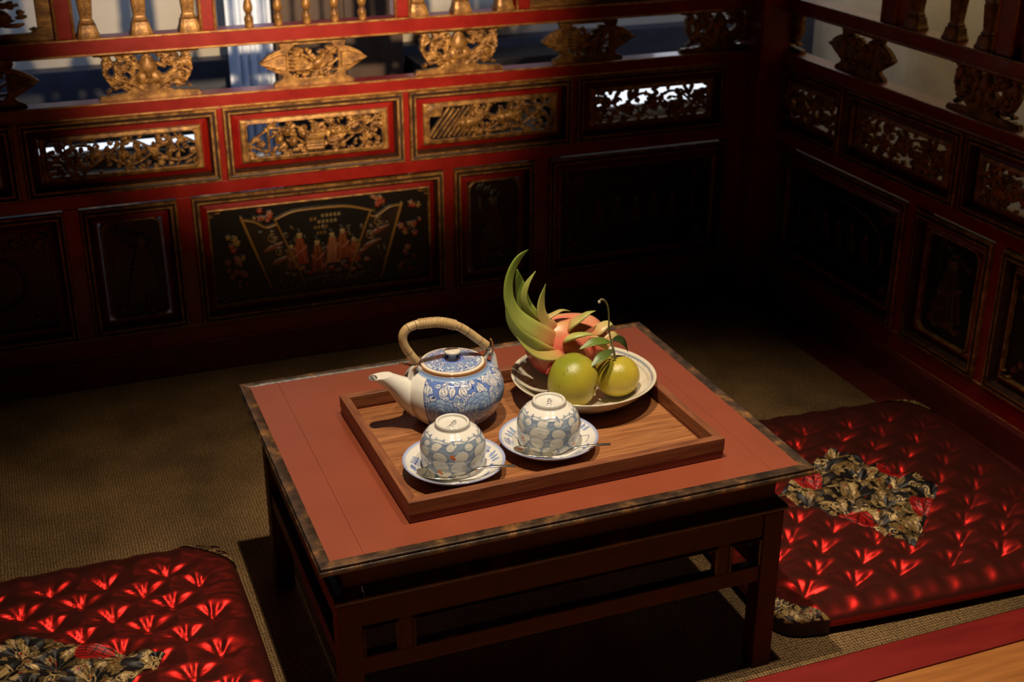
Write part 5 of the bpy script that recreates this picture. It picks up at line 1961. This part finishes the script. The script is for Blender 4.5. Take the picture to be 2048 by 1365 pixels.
# long curling scales at the crown end
sc_([(.706, 1.655, .450), (.690, 1.648, .459), (.666, 1.645, .478), (.643, 1.648, .500), (.631, 1.650, .525), (.630, 1.652, .552), (.637, 1.654, .574), (.648, 1.655, .590), (.6625, 1.655, .6005)],
    [.012, .0150, .0140, .0118, .0098, .0084, .0074, .0056, .0005], UPF, (196, 186, 104), G1, e=(160, 174, 78))
sc_([(.700, 1.664, .462), (.682, 1.663, .476), (.668, 1.664, .495), (.658, 1.665, .518), (.653, 1.665, .545), (.649, 1.665, .568)],
    [.012, .0145, .0130, .0105, .0075, .0005], (-.3, -1, .2), (176, 178, 84), (108, 136, 48), e=(176, 180, 96))
sc_([(.672, 1.655, .492), (.660, 1.655, .508), (.6555, 1.655, .526), (.6605, 1.655, .546), (.674, 1.655, .565)],
    [.0050, .0058, .0052, .0040, .0004], (-.7, -.7, .2), (150, 160, 66), (168, 172, 92))
sc_([(.704, 1.660, .468), (.692, 1.659, .480), (.685, 1.659, .497), (.686, 1.660, .518), (.6925, 1.660, .5405)],
    [.0100, .0098, .0084, .0058, .0004], (.35, -1, .15), PK, (150, 164, 78), e=(196, 196, 120))
sc_([(.688, 1.640, .440), (.664, 1.640, .457), (.643, 1.641, .476), (.629, 1.642, .498), (.622, 1.643, .524)],
    [.0100, .0098, .0078, .0052, .0004], (-.6, -.8, .1), (190, 186, 96), (112, 128, 52), e=(176, 176, 90))
sc_([(.708, 1.636, .434), (.686, 1.624, .439), (.664, 1.621, .446), (.645, 1.622, .462), (.632, 1.624, .480)],
    [.0090, .0105, .0090, .0060, .0004], (-.2, -.7, .7), (206, 150, 96), (140, 152, 66), e=(190, 190, 110))
sc_([(.714, 1.650, .418), (.700, 1.643, .410), (.687, 1.641, .402)], [.013, .009, .0006], (-.4, -.9, .1), (200, 44, 50), (206, 96, 74), flat=.4)
# short scales over the body
sc_([(.733, 1.655, .470), (.745, 1.650, .480), (.757, 1.648, .488), (.770, 1.648, .4905)], [.012, .0100, .0065, .0005], (-.2, -.4, 1), (214, 160, 104), (160, 176, 84), e=(200, 204, 130))
sc_([(.722, 1.636, .458), (.732, 1.628, .464), (.745, 1.624, .4655), (.760, 1.622, .4635)], [.0125, .0115, .0072, .0005], (0, -1, .35), (206, 186, 116), (150, 170, 74), e=(204, 206, 134))
sc_([(.696, 1.668, .478), (.710, 1.668, .486), (.724, 1.669, .490), (.738, 1.670, .486)], [.009, .0070, .0045, .0005], (0, -.3, 1), (214, 160, 110), (168, 178, 92))
sc_([(.774, 1.650, .456), (.786, 1.650, .463), (.797, 1.652, .464), (.805, 1.655, .455)], [.010, .0082, .0052, .0005], (.3, -.6, .8), (222, 150, 104), (176, 186, 104), e=(214, 210, 150))
sc_([(.778, 1.640, .434), (.790, 1.641, .444), (.801, 1.645, .448), (.811, 1.650, .442)], [.009, .0075, .0050, .0005], (.4, -.8, .3), (220, 110, 86), (180, 190, 112), e=(214, 210, 150))
sc_([(.765, 1.634, .448), (.776, 1.630, .440), (.784, 1.630, .428)], [.008, .0062, .0005], (.3, -1, .2), (224, 150, 110), (220, 190, 130))
